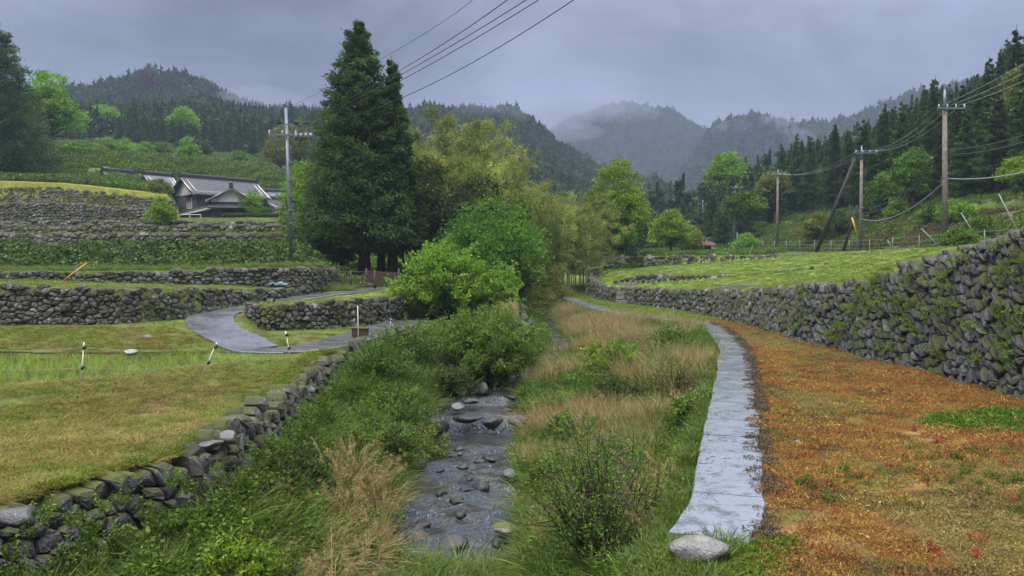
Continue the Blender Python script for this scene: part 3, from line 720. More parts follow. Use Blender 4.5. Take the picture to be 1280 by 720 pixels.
# left walls
stone_wall('stone_wall', 'long mossy field stone wall behind the flooded paddy', [(x, float(Ya(x))-.15, float(I(x, [-30, -13, -11.9, -10], [.72, .8, 1.1, 1.5])), float(zA(x))+.04) for x in list(np.arange(-33, -14, .9))+[-14, -13.5, -12.9, -12.4, -11.9, -11.2, -10.5, -9.9]], .235, .5, .1, 1, 14, (1.15, .85, 0), .1, 'stone', 2)
stone_wall('stone_wall', 'second stone wall on the terrace above the paddy wall', [(x, float(Yb(x))-.15, float(zA(x))-.15, float(zB(x))+.04) for x in list(np.arange(-36, -10, .9))+[-9.9]]+[(-9.6, 39.8, 1.5, 2.8), (-9.6, 44.5, 1.6, 2.7)], .24, .5, .1, 1, 15, (1.2, .8, 0), .09, 'stone', 2)
stone_wall('stone_wall', 'short stone wall in the bend of the farm lane', [(-10.55, 35.2, 1.0, 1.36), (-10.75, 32.2, .6, 1.36), (-10.5, 31.75, .5, 1.36), (-9, 32.2, .28, 1.38), (-7.5, 33.3, .25, 1.42), (-6.4, 35.6, .28, 1.44), (-5.5, 38, .3, 1.42), (-5.0, 38.6, .3, 1.2)], .24, .5, .1, 1, 16, (1.1, .9, 0), .11, 'stone', 2)
for (yw, zl, zh, lab, sd_) in ((58, 3.9, 5.2, 'lowest of the pale terrace walls below the farmhouse', 17), (66, 5.2, 6.2, 'second pale terrace wall up from the overgrown bank', 18), (76, 6.1, 7.05, 'third terrace wall, just below the farmhouse yard', 19)):
    stone_wall('terrace_wall', lab, [(x, yw-.15, zl if x < -.27*yw else zl-1.0*(x+.27*yw)/(.05*yw), zh if x < -.265*yw else zh-(zh-zl+.6)*(x+.265*yw)/(.045*yw)) for x in np.arange(-.70*yw, -.22*yw, 1.2)], .36, .5, .1, 1, sd_, (1.2, .8, 0), .1, 'stone_far', 1)
T4 = lambda u: float(I(u, [-.7, -.56, -.43, -.415], [11.95, 11.6, 10.35, 9.4]))
stone_wall('terrace_wall', 'stone terrace wall below the highest one at far left', [(u*86, 85.8, 7.0, 7.2+(T4(u)-7.2)*.52+.05) for u in np.arange(-.72, -.408, .012)], .36, .5, .1, 1, 20, (1.2, .8, 0), .1, 'stone_far', 1)
stone_wall('terrace_wall', 'highest stone terrace wall under the yellow green strip at far left', [(u*91, 90.8, 7.0+(T4(u)-7.2)*.52, T4(u)+.05) for u in np.arange(-.72, -.408, .012)], .36, .5, .1, 1, 23, (1.2, .8, 0), .1, 'stone_far', 1)
stone_wall('terrace_wall', 'stone wall on the hillside above the far rooftops', [(x, 175, float(H(np.array(x), np.array(175.)))-1, float(H(np.array(x), np.array(175.)))+1.1) for x in np.arange(-95, -40, 3.)], .6, .6, .1, 1, 22, (1.3, .8, 0), .1, 'stone_far', 1)

# ------------------------------------------------------------------ foliage generators
def unit(v): return v/(np.linalg.norm(v, axis=-1, keepdims=True)+1e-9)
def cards(P, D, L, W, tint, rg, fold=.25):
    """leaf-shaped quads: P base points, D directions, L lengths, W widths"""
    n = len(P); D = unit(D)
    r = unit(rg.normal(size=(n, 3)) + np.array([0, 0, .6])); s = unit(np.cross(D, r)); nn = np.cross(s, D)
    L = np.broadcast_to(L, (n,))[:, None]; W = np.broadcast_to(W, (n,))[:, None]
    a = P; b = P+D*L*.45+s*W*.5+nn*W*fold; c = P+D*L; d = P+D*L*.45-s*W*.5+nn*W*fold
    V = np.stack([a, b, c, d], 1).reshape(-1, 3)
    F = np.arange(n*4).reshape(n, 4)
    T = np.repeat(np.broadcast_to(tint, (n,)), 4)
    return V, F, T
def blades(P, D, L, W, tint, rg, bend=.5, seg=3):
    """curved grass blades"""
    n = len(P); D = unit(D); az = rg.uniform(0, 2*pi, n); out = np.stack([np.cos(az), np.sin(az), np.zeros(n)], 1)
    hd = D.copy(); hd[:, 2] = 0; hl = np.linalg.norm(hd, axis=1, keepdims=True); out = unit(out*.35+hd*2)
    s = unit(np.cross(D, out+np.array([0, 0, .01]))); s = unit(s+.4*rg.normal(size=(n, 3)))
    L = np.broadcast_to(L, (n,))[:, None]; W = np.broadcast_to(W, (n,))[:, None]; B = np.broadcast_to(bend, (n,))[:, None]
    V = []; ts = np.linspace(0, 1, seg+1)
    for t in ts[:-1]:
        c = P + D*L*t + (out*.9-np.array([0, 0, .55]))*L*B*t*t
        w = W*(1-t*.75)*.5
        V += [c-s*w, c+s*w]
    V.append(P + D*L + (out*.9-np.array([0, 0, .55]))*L*B)
    V = np.stack(V, 1); k = V.shape[1]
    base = (np.arange(n)*k)[:, None]
    F4 = np.concatenate([base+np.array([2*i, 2*i+1, 2*i+3, 2*i+2]) for i in range(seg-1)], 0)
    F3 = base+np.array([2*seg-2, 2*seg-1, 2*seg])
    return V.reshape(-1, 3), F3, F4, np.repeat(np.broadcast_to(tint, (n,)), k)
def sph(n, rg):
    return unit(rg.normal(size=(n, 3)))

def cedar_crown(Ht, Rm, ncl, nleaf, seed, t0=.12, ls=.22, lw=.07, shape=.85, mb=None, cx=0, cy=0, lumps=.22, per=5, droop=.35):
    """boughs leave the trunk at all heights; each carries a few feathery clumps and turns up at its tip"""
    rg = np.random.default_rng(seed); mb = mb or MB(); nb = max(8, ncl//per)
    q = (np.arange(nb)+rg.uniform(-.4, .4, nb))/nb
    t = np.clip(t0+(1-t0)*(1-(1-np.clip(q, 0, 1))**.62), t0, .985)
    az = np.arange(nb)*2.39996+rg.normal(0, .35, nb)
    prof = (1-t)**shape*np.clip((t-t0)/.12+.70, 0, 1)
    L = Rm*prof*rg.uniform(1-lumps*1.3, 1+lumps*.8, nb)
    bi = np.repeat(np.arange(nb), per); f = np.tile(np.linspace(.38, 1, per), nb)+rg.uniform(-.06, .06, nb*per)
    r = L[bi]*f; side = rg.normal(0, .16, nb*per)*L[bi]*(1.15-f*.6)
    a = az[bi]; ca, sa = np.cos(a), np.sin(a)
    zc = t[bi]*Ht - L[bi]*(.34*f-.30*f**2.6) + rg.normal(0, .02, nb*per)*Ht*.3
    ctr = np.stack([cx+r*ca-side*sa, cy+r*sa+side*ca, zc], 1)
    cs = Rm*(.025+.105*(1-t[bi])**.7)*(1.25-.55*f)*rg.uniform(.7, 1.25, nb*per)
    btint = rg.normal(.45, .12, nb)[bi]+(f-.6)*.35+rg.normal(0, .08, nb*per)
    ci = np.repeat(np.arange(nb*per), nleaf); n = len(ci)
    o = rg.normal(size=(n, 3))*np.array([.75, .75, .5]); P = ctr[ci]+o*cs[ci][:, None]
    outd = np.stack([ca, sa, np.zeros(nb*per)], 1)[ci]
    D = outd*.8+rg.normal(size=(n, 3))*.5+np.array([0, 0, -droop])+o*.45
    up = rg.random(n) < .4; D[up, 2] += .9
    tint = np.clip(btint[ci]+o[:, 2]*.12+rg.normal(0, .08, n), 0, 1)  # upper leaves of each clump tinted lighter, top light put into the colour
    k = ls*(.5+.9*rg.random(n))*(.45+.55*(1-t[bi][ci])**.5)
    V, F, T = cards(P, D, k, lw*(.6+.7*rg.random(n)), tint, rg)
    mb.add(V, None, F, T)
    k = 160; tt = np.linspace(.80, 1.0, k); P = np.stack([cx+rg.normal(0, .01, k)*Rm, cy+rg.normal(0, .01, k)*Rm, tt*Ht], 1)
    V, F, T = cards(P, rg.normal(size=(k, 3))*.5+np.array([0, 0, .5]), ls*.7*(1.15-tt), lw*.8, .5, rg); mb.add(V, None, F, T)
    return mb
def trunk_tube(mb, Ht, r0, top=.96, seed=0, cx=0, cy=0, lean=0, n=9, m=0):
    rg = np.random.default_rng(seed); k = 9; t = np.linspace(0, top, k)
    wob = np.cumsum(rg.normal(0, .012*Ht/20, (k, 2)), 0)
    mb.tube(np.stack([cx+wob[:, 0]+lean*t*Ht, cy+wob[:, 1], t*Ht-.3*(t == 0)], 1), r0*np.concatenate([[1.35], (1-t[1:])**.8*.95+.03]), n, .5, m)

def blob_crown(lobes, nclump, nleaf, seed, ls=.16, lw=.09, cs=.28, mb=None, shell=(.72, 1.03), droop=.1, up=.3):
    """lobes: (x, y, z, rx, ry, rz); clumps of leaves spread through the outer volume of each lobe"""
    rg = np.random.default_rng(seed); mb = mb or MB()
    L = np.array(lobes, float); vol = (L[:, 3]*L[:, 4]+L[:, 4]*L[:, 5]+L[:, 3]*L[:, 5]); li = rg.choice(len(L), nclump, p=vol/vol.sum())
    d = sph(nclump, rg); d[:, 2] = np.where(d[:, 2] < -.45, -d[:, 2], d[:, 2])
    rr_ = rg.uniform(shell[0], shell[1], nclump)*(1+.16*(noise2(d[:, 0]*3+li*7, d[:, 1]*3+d[:, 2]*4, seed)-.5)*2)
    ctr = L[li, :3]+d*L[li, 3:]*rr_[:, None]
    ci = np.repeat(np.arange(nclump), nleaf); n = len(ci)
    csz = cs*rg.uniform(.6, 1.3, nclump)
    o = rg.normal(size=(n, 3))*np.array([.6, .6, .38])
    P = ctr[ci]+o*csz[ci][:, None]
    D = d[ci]*.6+rg.normal(size=(n, 3))*.6+np.array([0, 0, up-droop])
    tint = np.clip(rg.normal(.5, .16, nclump)[ci]+rg.normal(0, .12, n), 0, 1)
    V, F, T = cards(P, D, ls*(.6+.7*rg.random(n)), lw*(.6+.7*rg.random(n)), tint, rg, .15)
    mb.add(V, None, F, T); return mb
def limbs(mb, lobes, H0, r0, seed, base=(0, 0), split=.35):
    rg = np.random.default_rng(seed)
    top = max(l[2] for l in lobes)
    mb.tube([(base[0], base[1], -.3), (base[0]+.05, base[1], split*top*.5), (base[0], base[1]+.05, split*top)], [r0*1.3, r0, r0*.85], 8, .5)
    for l in lobes:
        a = np.array([base[0], base[1], split*top*rg.uniform(.7, 1)]); b = np.array(l[:3]); m1 = a*.5+b*.5+rg.normal(0, .08*top, 3)
        mb.tube([a, m1, b, b+(b-m1)*.5+rg.normal(0, .1, 3)], [r0*.6, r0*.4, r0*.22, r0*.06], 6, .5)
        for q in range(4):
            e = b+rg.normal(size=3)*np.array(l[3:])*.55; mb.tube([m1*.3+b*.7, (b+e)/2+rg.normal(0, .05, 3), e], [r0*.2, r0*.12, r0*.04], 5, .5)

TREE_CACHE = {}
def place_tree(name, meshes, loc, label, cat, group, sc=1, rz=0):
    """meshes: list of (part name, mesh, material)"""
    root = empty(name, loc, label, cat, group, rz, sc)
    for pn, me, mt in meshes: link(pn, me, mt, root)
    return root

def gz(x, y): return float(H(np.array(float(x)), np.array(float(y))))

# --- tall twin cedar in the middle
mbc = MB()
cedar_crown(18.0, 4.6, 2000, 54, 11, .15, .28, .10, .74, mbc, 0, 0, .22)
cedar_crown(15.6, 2.9, 900, 54, 12, .18, .30, .11, .74, mbc, 2.2, .6, .3)
cedar_crown(9.0, 2.6, 420, 54, 14, .26, .30, .11, .55, mbc, 2.9, .4, .25)
cedar_crown(8.6, 2.5, 420, 54, 15, .28, .30, .11, .5, mbc, -1.3, .2, .25)
cedar_me = mbc.me('tall_cedar_crown')
tx, ty, _ = WP(449, 350, 55)
tb = MB(); trunk_tube(tb, 17.5, .42, seed=1, cx=.35); trunk_tube(tb, 15, .38, seed=2, cx=2.2, cy=.6); trunk_tube(tb, 12, .33, seed=3, cx=1.35, cy=.9); trunk_tube(tb, 8, .25, seed=4, cx=2.85, cy=.4)
rg = np.random.default_rng(4)
for q in range(46):
    h_ = rg.uniform(2.5, 13); a = rg.uniform(0, 2*pi); l = (18-h_)*.19; cx_ = rg.choice([.2, 2.2])
    tb.tube([(cx_, .3, h_), (cx_+cos(a)*l*.5, .3+sin(a)*l*.5, h_-.1), (cx_+cos(a)*l, .3+sin(a)*l, h_+.25)], [.07, .045, .015], 5)
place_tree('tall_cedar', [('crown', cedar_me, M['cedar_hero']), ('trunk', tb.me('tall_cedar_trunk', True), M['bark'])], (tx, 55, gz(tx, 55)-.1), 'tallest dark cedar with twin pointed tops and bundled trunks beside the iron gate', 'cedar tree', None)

# --- cedar variants for the forest edges
ced = []
for k in range(5):
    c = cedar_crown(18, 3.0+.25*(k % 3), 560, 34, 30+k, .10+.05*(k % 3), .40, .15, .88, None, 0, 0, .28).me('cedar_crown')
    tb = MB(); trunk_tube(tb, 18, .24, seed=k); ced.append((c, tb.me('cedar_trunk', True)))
for m_ in ced:
    m_[0].materials.append(M['cedar']); m_[1].materials.append(M['bark_pale'])
SKY = [(830, 262), (860, 232), (885, 222), (905, 215), (945, 205), (965, 190), (990, 162), (1010, 168), (1040, 152), (1075, 146), (1100, 130), (1125, 124), (1160, 92), (1188, 112), (1230, 62), (1265, 30), (1300, 5), (1400, -40)]
def skyline(px): return float(I(px, [a for a, b in SKY], [b for a, b in SKY]))
def proj(x, y, z):
    c, s = cos(PITCH), sin(PITCH); dz = z-CAMZ
    f = y*c - dz*s; up = dz*c + y*s
    return 640+1000*x/f, 360-1000*up/f
rg = np.random.default_rng(77); placed = []
def try_place(px, Y, top, group, label, mind=3.2, lim=None, name='cedar', mats=None):
    x = (px-640)/1000*Y; z = gz(x, Y)
    for a, b in placed:
        if (a-x)**2+(b-Y)**2 < mind*mind: return None
    ztop = WP(px, top, Y)[2]; h = ztop-z
    if h < 7 or h > 30: return None
    placed.append((x, Y)); k = rg.integers(5); s = h/18
    w = s*rg.uniform(.85, 1.15)
    if s < .6: w = s*1.25
    w = min(w, 1.25)
    return place_tree(name, [('crown', ced[k][0], None), ('trunk', ced[k][1], None)], (x, Y, z-.2), label, 'cedar tree', group, (w, w, s), rg.uniform(0, 6.28))
# explicit skyline trees on the right
for px, top, Y in ((1265, 28, 84), (1232, 66, 88), (1200, 100, 96), (1165, 91, 86), (1186, 112, 92), (1125, 121, 92), (1103, 131, 98), (1078, 146, 100), (1060, 170, 106), (1042, 150, 108), (1012, 168, 116), (994, 162, 118), (972, 196, 124), (950, 207, 128), (930, 214, 132), (880, 235, 145), (856, 240, 150), (1290, 10, 90), (1140, 150, 84), (1090, 175, 88), (1150, 180, 78), (1205, 130, 78), (1245, 110, 74), (1285, 90, 70)):
    try_place(px, Y, top, 'cedars of the forest on the right slope', {1265: 'tallest cedar, in the upper right corner of the forest', 1165: 'narrow cedar whose tip stands behind the top of the nearest pole', 1125: 'pointed cedar rising between the nearest pole and the propped pole', 1078: 'cedar directly above the top of the propped pole', 994: 'slim cedar with the left of two close tips above the brown pole', 1012: 'slim cedar with the right of two close tips above the brown pole', 1042: 'pointed cedar midway between the brown pole and the propped pole', 1232: 'broad tall cedar just left of the ochre tree'}.get(px, 'dark green pointed cedar in the forest on the right slope'), 1.5)
for Y in np.arange(84, 150, 3.1):
    x = 45.5+rg.uniform(-1, 1.5); px = 640+1000*x/Y; try_place(px, Y, skyline(px)+rg.uniform(25, 70)*(1 if Y < 125 else .5), 'cedars of the forest on the right slope', 'dark green pointed cedar in the forest on the right slope', 2.0)
for q in range(2200):
    px = rg.uniform(850, 1400); Y = rg.uniform(78, 150); x = (px-640)/1000*Y
    if x < 43.5+(Y-80)*.0 and Y < 118: continue
    if x < 30: continue
    top = skyline(px)+rg.uniform(6, 60)*(1 if Y < 125 else .5)
    try_place(px, Y, top, 'cedars of the forest on the right slope', 'dark green pointed cedar in the forest on the right slope', 3.0)
# forest wood on the mid left hillside
SKL = [(60, 175), (90, 150), (130, 150), (150, 142), (190, 135), (235, 150), (280, 145), (300, 142), (325, 160), (345, 175), (370, 195), (400, 200), (440, 200)]
for q in range(900):
    if len(placed) > 296: break
    px = rg.uniform(55, 430); Y = rg.uniform(205, 250)
    top = float(I(px, [a for a, b in SKL], [b for a, b in SKL]))+rg.uniform(-3, 26)
    try_place(px, Y, top, 'cedars above the green hillside on the left', 'tall slim cedar above the green hillside on the left', 3.4)
print('cedars', len(placed))
# big dark cedar at the left edge
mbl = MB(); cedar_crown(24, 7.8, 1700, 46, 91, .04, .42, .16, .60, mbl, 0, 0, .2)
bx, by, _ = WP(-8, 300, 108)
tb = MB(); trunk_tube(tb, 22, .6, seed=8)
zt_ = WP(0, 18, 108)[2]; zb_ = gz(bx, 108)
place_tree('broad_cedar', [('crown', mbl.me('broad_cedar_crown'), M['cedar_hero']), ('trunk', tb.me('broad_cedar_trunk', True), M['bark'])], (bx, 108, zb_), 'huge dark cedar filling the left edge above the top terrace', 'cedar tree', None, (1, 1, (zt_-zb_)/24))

# --- broadleaf trees
def blobtree(name, px, pyb, Y, w, h, label, mat, seed, nl=7, nclump=260, nleaf=26, ls=.2, lw=.12, cs=.3, cat='tree', bark='bark', base=None, group=None, flat=1.0, lo=.35, r0=None, pos=None):
    """w, h: crown width and total height in metres"""
    x = (px-640)/1000*Y if pos is None else pos; z = gz(x, Y) if base is None else base
    rg = np.random.default_rng(seed); lob = []
    for q in range(nl):
        a = 2*pi*q/nl+rg.uniform(-.4, .4); f = rg.uniform(.25, .62) if q else 0
        rz_ = h*(1-lo)*rg.uniform(.26, .36)
        lob.append((cos(a)*w*.5*f, sin(a)*w*.5*f, h*lo+(h*(1-lo)-rz_)*rg.uniform(.35, .95)*(1.05-f*.6) if q else h-rz_, w*rg.uniform(.20, .30), w*rg.uniform(.20, .30), rz_*flat))
    cr = blob_crown(lob, nclump, nleaf, seed, ls, lw, cs)
    tk = MB(); limbs(tk, lob, 0, r0 or h*.022+.03, seed)
    return place_tree(name, [('crown', cr.me(name+'_crown'), M[mat]), ('trunk', tk.me(name+'_trunk', True), M[bark])], (x, Y, z-.05), label, cat, group)

# bright tree at the bend, px 735-812, y 222-335
blobtree('broadleaf_tree', 772, 335, 82, 7.6, 9.6, 'large bright green round tree behind the short grey post', 'bright', 201, 9, 620, 34, .30, .17, .55, lo=.16)
blobtree('broadleaf_tree', 778, 335, 79, 3.6, 3.2, 'small bright green tree right behind the short grey post', 'midgreen', 202, 6, 200, 30, .22, .12, .3, lo=.1)
blobtree('broadleaf_tree', 838, 325, 92, 5.6, 5.2, 'rounded fresh green bushy tree left of the farther utility poles', 'bright', 203, 8, 380, 30, .28, .16, .45, lo=.05)
blobtree('broadleaf_tree', 864, 320, 96, 3.4, 3.4, 'low yellow green bush at the end of the upper terrace', 'ochre', 204, 6, 160, 26, .25, .14, .35, lo=.05)
blobtree('broadleaf_tree', 931, 310, 112, 7.5, 7.4, 'light green umbrella shaped tree against the dark cedars', 'midgreen', 205, 8, 320, 28, .34, .2, .5, lo=.45, bark='bark_pale')
blobtree('broadleaf_tree', 968, 310, 118, 6, 8.2, 'olive yellow tree between the middle poles', 'ochre', 206, 7, 240, 28, .34, .2, .5, lo=.4)
blobtree('broadleaf_tree', 908, 300, 146, 7.5, 15, 'bright green tree top rising above the cedars at the forest edge', 'bright', 207, 8, 320, 28, .45, .26, .7, lo=.5)
blobtree('shrub', 933, 318, 100, 3.0, 2.2, 'bright lime bush at the foot of the forest by the road', 'lime', 208, 5, 120, 26, .22, .13, .3, lo=0, cat='shrub')
blobtree('shrub', 1022, 318, 88, 4.2, 3.2, 'dull green bush beside the leaning dark prop', 'ochre', 209, 6, 170, 26, .25, .14, .35, lo=0, cat='shrub')
blobtree('shrub', 1050, 310, 84, 3.6, 3.0, 'rounded dark bush behind the leaning dark prop', 'deep', 210, 6, 170, 26, .22, .13, .35, lo=0, cat='shrub')
blobtree('broadleaf_tree', 1103, 290, 84, 4.0, 5.2, 'mid green tree at the forest edge right of the propped pole', 'midgreen', 211, 6, 190, 26, .28, .15, .4, lo=.1)
blobtree('shrub', 1122, 285, 80, 2.4, 2.4, 'yellow green bush at the forest edge on the bank top', 'lime', 212, 5, 110, 26, .22, .12, .3, lo=0, cat='shrub')
blobtree('broadleaf_tree', 1139, 285, 80, 4.0, 6.2, 'young tree with light green tiers under the dark cedars', 'midgreen', 213, 6, 180, 26, .28, .16, .4, lo=.25)
blobtree('shrub', 1192, 268, 66, 3.2, 2.0, 'low bright shrub on the grassy bank top behind the tall pole', 'lime', 214, 6, 150, 26, .2, .1, .3, lo=0, cat='shrub')
blobtree('shrub', 1166, 272, 70, 2.2, 1.6, 'small dark green bush on the bank top left of the tall pole', 'deep', 215, 5, 110, 26, .18, .1, .25, lo=0, cat='shrub')
blobtree('shrub', 1225, 290, 55, 3.0, 2.0, 'spreading green shrub in the middle of the right bank', 'weed', 216, 6, 170, 26, .17, .1, .25, lo=0, cat='shrub')
blobtree('shrub', 1200, 300, 50, 2.6, 1.3, 'low green shrub at the bank foot right of the tall pole', 'weed', 217, 6, 150, 26, .16, .1, .22, lo=0, cat='shrub')
blobtree('broadleaf_tree', 1276, 232, 66, 3.6, 3.2, 'bright green young tree at the right edge of the bank top', 'bright', 218, 6, 190, 26, .22, .12, .35, lo=.3)
blobtree('broadleaf_tree', 1275, 200, 80, 6, 10.5, 'ochre leaved tree standing before the tallest right cedars', 'ochre', 219, 9, 300, 28, .4, .2, .6, lo=.4, bark='bark_pale')
# left side
blobtree('broadleaf_tree', 66, 215, 128, 9.5, 13, 'glowing green tree beside the huge left cedar', 'bright', 221, 9, 420, 30, .42, .24, .7, lo=.25)
blobtree('shrub', 52, 215, 118, 8, 4.5, 'green bushes below the glowing tree on the left', 'midgreen', 222, 7, 260, 28, .35, .2, .5, lo=0, cat='shrub')
for i, (px, Y, w, h, mt, lab) in enumerate(((135, 168, 6, 4, 'lime', 'pale lime bush on the hillside behind the red roof'), (160, 172, 7, 4, 'bright', 'wide bright bush on the hillside above the green net'), (183, 170, 5, 3.4, 'lime', 'lime bush above the grey farmhouse roofs'), (237, 165, 5, 5.5, 'bright', 'round bright tree on the hillside above the main farmhouse ridge'), (205, 185, 6, 3, 'midgreen', 'dark bush strip on the upper hillside'), (300, 178, 6, 3, 'midgreen', 'low bush where the hillside meets the cedar trunks'), (100, 160, 9, 3.4, 'midgreen', 'green thicket behind the small grey roof'), (258, 190, 5, 3.4, 'deep', 'dark bush at the foot of the left forest'))):
    blobtree('shrub', px, 0, Y, w, h, lab, mt, 230+i, 6, 170, 24, .4, .24, .5, lo=0, cat='shrub')
blobtree('broadleaf_tree', 135, 0, 240, 12, 13, 'light green tree crown among the left forest cedars', 'bright', 241, 8, 260, 24, .6, .36, .9, lo=.45)
blobtree('broadleaf_tree', 233, 0, 214, 8, 11, 'light green broad tree inside the cedar row on the left', 'bright', 242, 8, 240, 24, .6, .36, .9, lo=.35)
blobtree('broadleaf_tree', 352, 0, 150, 7, 9, 'pale yellow green tree right of the farmhouse', 'ochre', 243, 8, 260, 26, .4, .22, .6, lo=.1)
blobtree('broadleaf_tree', 375, 0, 155, 6, 11, 'golden tree behind the left steel pole', 'ochre', 244, 8, 240, 26, .4, .22, .6, lo=.2)
blobtree('broadleaf_tree', 190, 0, 430, 13, 16, 'rust red tree standing out on the left hill crest', 'rust', 245, 7, 150, 20, .9, .5, 1.1, lo=.2, base=gz((190-640)/1000*430, 430)+2)
# farmhouse garden
blobtree('shrub', 303, 0, 101, 3.2, 2.4, 'clipped round green bush in front of the farmhouse', 'bright', 251, 6, 170, 26, .18, .1, .25, lo=0, cat='shrub')
blobtree('broadleaf_tree', 318, 0, 100.5, 3.4, 4.2, 'feathery young tree before the farmhouse door', 'lime', 252, 7, 220, 24, .2, .08, .3, lo=.05)
blobtree('shrub', 336, 0, 101, 2.6, 2.0, 'dark bush at the right corner of the farmhouse yard', 'deep', 253, 5, 120, 26, .18, .1, .25, lo=0, cat='shrub')
blobtree('shrub', 203, 0, 75, 2.6, 2.9, 'fresh green bush growing on the terrace left of the farmhouse', 'bright', 254, 6, 170, 26, .18, .1, .28, lo=0, cat='shrub')
blobtree('shrub', 200, 0, 96, 2.6, 1.6, 'olive bush before the pale roof', 'ochre', 255, 6, 150, 26, .2, .12, .3, lo=0, cat='shrub')
blobtree('shrub', 353, 0, 118, 3.2, 3.2, 'light green bush on the garden roofline by the steel pole', 'bright', 256, 6, 150, 26, .22, .12, .3, lo=0, cat='shrub')
blobtree('broadleaf_tree', 380, 0, 70, 4.2, 6.0, 'fresh green tree between the steel pole and the tall cedar', 'bright', 257, 8, 300, 28, .22, .12, .35, lo=.1)
blobtree('broadleaf_tree', 402, 0, 62, 4.0, 4.4, 'mid green bush cluster under the left side of the tall cedar', 'midgreen', 258, 8, 280, 28, .2, .11, .3, lo=0)
blobtree('shrub', 422, 0, 58, 3.2, 2.2, 'dark green undergrowth at the foot of the tall cedar', 'deep', 259, 6, 180, 28, .16, .1, .25, lo=0, cat='shrub')
# trees by the stream bend
blobtree('broadleaf_tree', 618, 0, 48, 6.8, 5.2, 'fresh green spreading tree behind the lime shrub', 'midgreen', 261, 12, 760, 34, .17, .10, .32, lo=.0)
blobtree('broadleaf_tree', 600, 0, 55, 6.5, 7.2, 'shadowy dark tree between the tall cedar and the bamboo', 'deep', 262, 9, 480, 32, .22, .13, .4, lo=.0)
blobtree('broadleaf_tree', 540, 0, 57, 5.5, 8.5, 'dark leafy tree filling the gap right of the tall cedar', 'deep', 263, 9, 480, 32, .22, .13, .4, lo=.0)
blobtree('broadleaf_tree', 655, 0, 58, 2.6, 8.0, 'slim fresh green tree at the right side of the bamboo', 'midgreen', 264, 8, 260, 30, .2, .12, .3, lo=.0)
blobtree('shrub', 690, 0, 64, 3.8, 3.6, 'olive drooping shrub above the far stream bend', 'ochre', 265, 8, 300, 30, .18, .07, .3, lo=.0, cat='shrub')
blobtree('shrub', 672, 0, 58, 4.0, 2.2, 'brownish shrub over the far water', 'ochre', 266, 8, 240, 30, .15, .06, .25, lo=.0, cat='shrub')
# lime shrub (many thin stems, airy)
def airy_shrub(name, x, Y, w, h, label, mat, seed, nst=46, nleaf=150, ls=.11, lw=.07, cat='shrub', zoff=0, twig='twig', spread=.5, start=.25):
    rg = np.random.default_rng(seed); tk = MB(); P = []; D = []; T = []
    for q in range(nst):
        a = rg.uniform(0, 2*pi); f = sqrt(rg.random()); ex = cos(a)*w*.5*f; ey = sin(a)*w*.5*f
        ez = h*sqrt(max(.05, 1-f*f*.85))*rg.uniform(.78, 1.04)
        b0 = np.array([ex*.10, ey*.10, 0]); m1 = np.array([ex*spread, ey*spread, ez*.55]); e = np.array([ex, ey, ez])
        t = np.linspace(0, 1, 7)[:, None]; c = (1-t)**2*b0+2*t*(1-t)*m1+t*t*e; c[1:] += rg.normal(0, .015*h, (6, 3))
        tk.tube(c, np.linspace(.022, .004, 7)*(max(1, h/2.2) if name != 'bare_bush' else .7), 4)
        for j in range(5):
            tb_ = rg.uniform(.35, .95); p0 = (1-tb_)**2*b0+2*tb_*(1-tb_)*m1+tb_*tb_*e
            dd = unit(rg.normal(size=3)+np.array([ex, ey, .5*h])*.5)*h*rg.uniform(.12, .28); tk.tube([p0, p0+dd*.5+rg.normal(0, .02, 3), p0+dd], [.008, .005, .002], 3, cap=False)
            k = int(nleaf/7); tt_ = rg.uniform(0.1, 1, (k, 1)); P.append(p0+dd*tt_+rg.normal(0, .035*h/2, (k, 3))); D.append(rg.normal(size=(k, 3))+np.array([0, 0, .5])); T.append(np.full(k, rg.normal(.5, .15)))
        k = int(nleaf/3.5); tt_ = rg.uniform(start, 1, (k, 1)); P.append((1-tt_)**2*b0+2*tt_*(1-tt_)*m1+tt_*tt_*e+rg.normal(0, .04*h/2, (k, 3))); D.append(rg.normal(size=(k, 3))+np.array([0, 0, .5])); T.append(np.full(k, rg.normal(.5, .15)))
    P = np.vstack(P); D = np.vstack(D); T = np.clip(np.concatenate(T)+rg.normal(0, .12, len(P)), 0, 1)
    V, F, T = cards(P, D, ls*(.6+.8*rg.random(len(P))), lw*(.6+.8*rg.random(len(P))), T, rg, .2)
    fb = MB(); fb.add(V, None, F, T)
    return place_tree(name, [('crown', fb.me(name+'_crown'), M[mat]), ('stems', tk.me(name+'_stems'), M[twig])], (x, Y, gz(x, Y)-.05+zoff), label, cat, None)
airy_shrub('lime_shrub', -2.9, 40, 6.6, 3.7, 'vivid lime green shrub at the end of the farm lane', 'lime', 301, 130, 210, .17, .11)
airy_shrub('lime_shrub', -4.2, 43, 3.0, 3.2, 'taller lime green sapling at the left of the vivid shrub', 'lime', 302, 30, 150, .16, .11)
airy_shrub('willow_bush', -.9, 27.5, 4.3, 3.0, 'round dense green willow bush overhanging the stream', 'willow', 303, 170, 260, .13, .035)
airy_shrub('willow_bush', -2.3, 30.5, 3.0, 2.0, 'darker willow bush against the stream wall', 'midgreen', 304, 70, 190, .12, .04)
airy_shrub('bare_bush', 1.25, 11.3, 3.0, 2.25, 'sparse twiggy bush with dark bare stems right of the rapids', 'midgreen', 305, 84, 90, .045, .026, spread=.42)
airy_shrub('bank_shrub', -2.9, 17.5, 2.2, 1.5, 'tangled shrub on the left bank below the stone wall', 'weed', 306, 60, 130, .07, .035)
airy_shrub('bank_shrub', -3.1, 21, 2.6, 1.6, 'reddish green tangled shrub farther along the left bank', 'midgreen', 307, 60, 110, .07, .035)
airy_shrub('bank_shrub', -3.7, 10.6, 1.5, .95, 'small leafy green shrub below the tumbled wall', 'bright', 308, 40, 110, .06, .035)
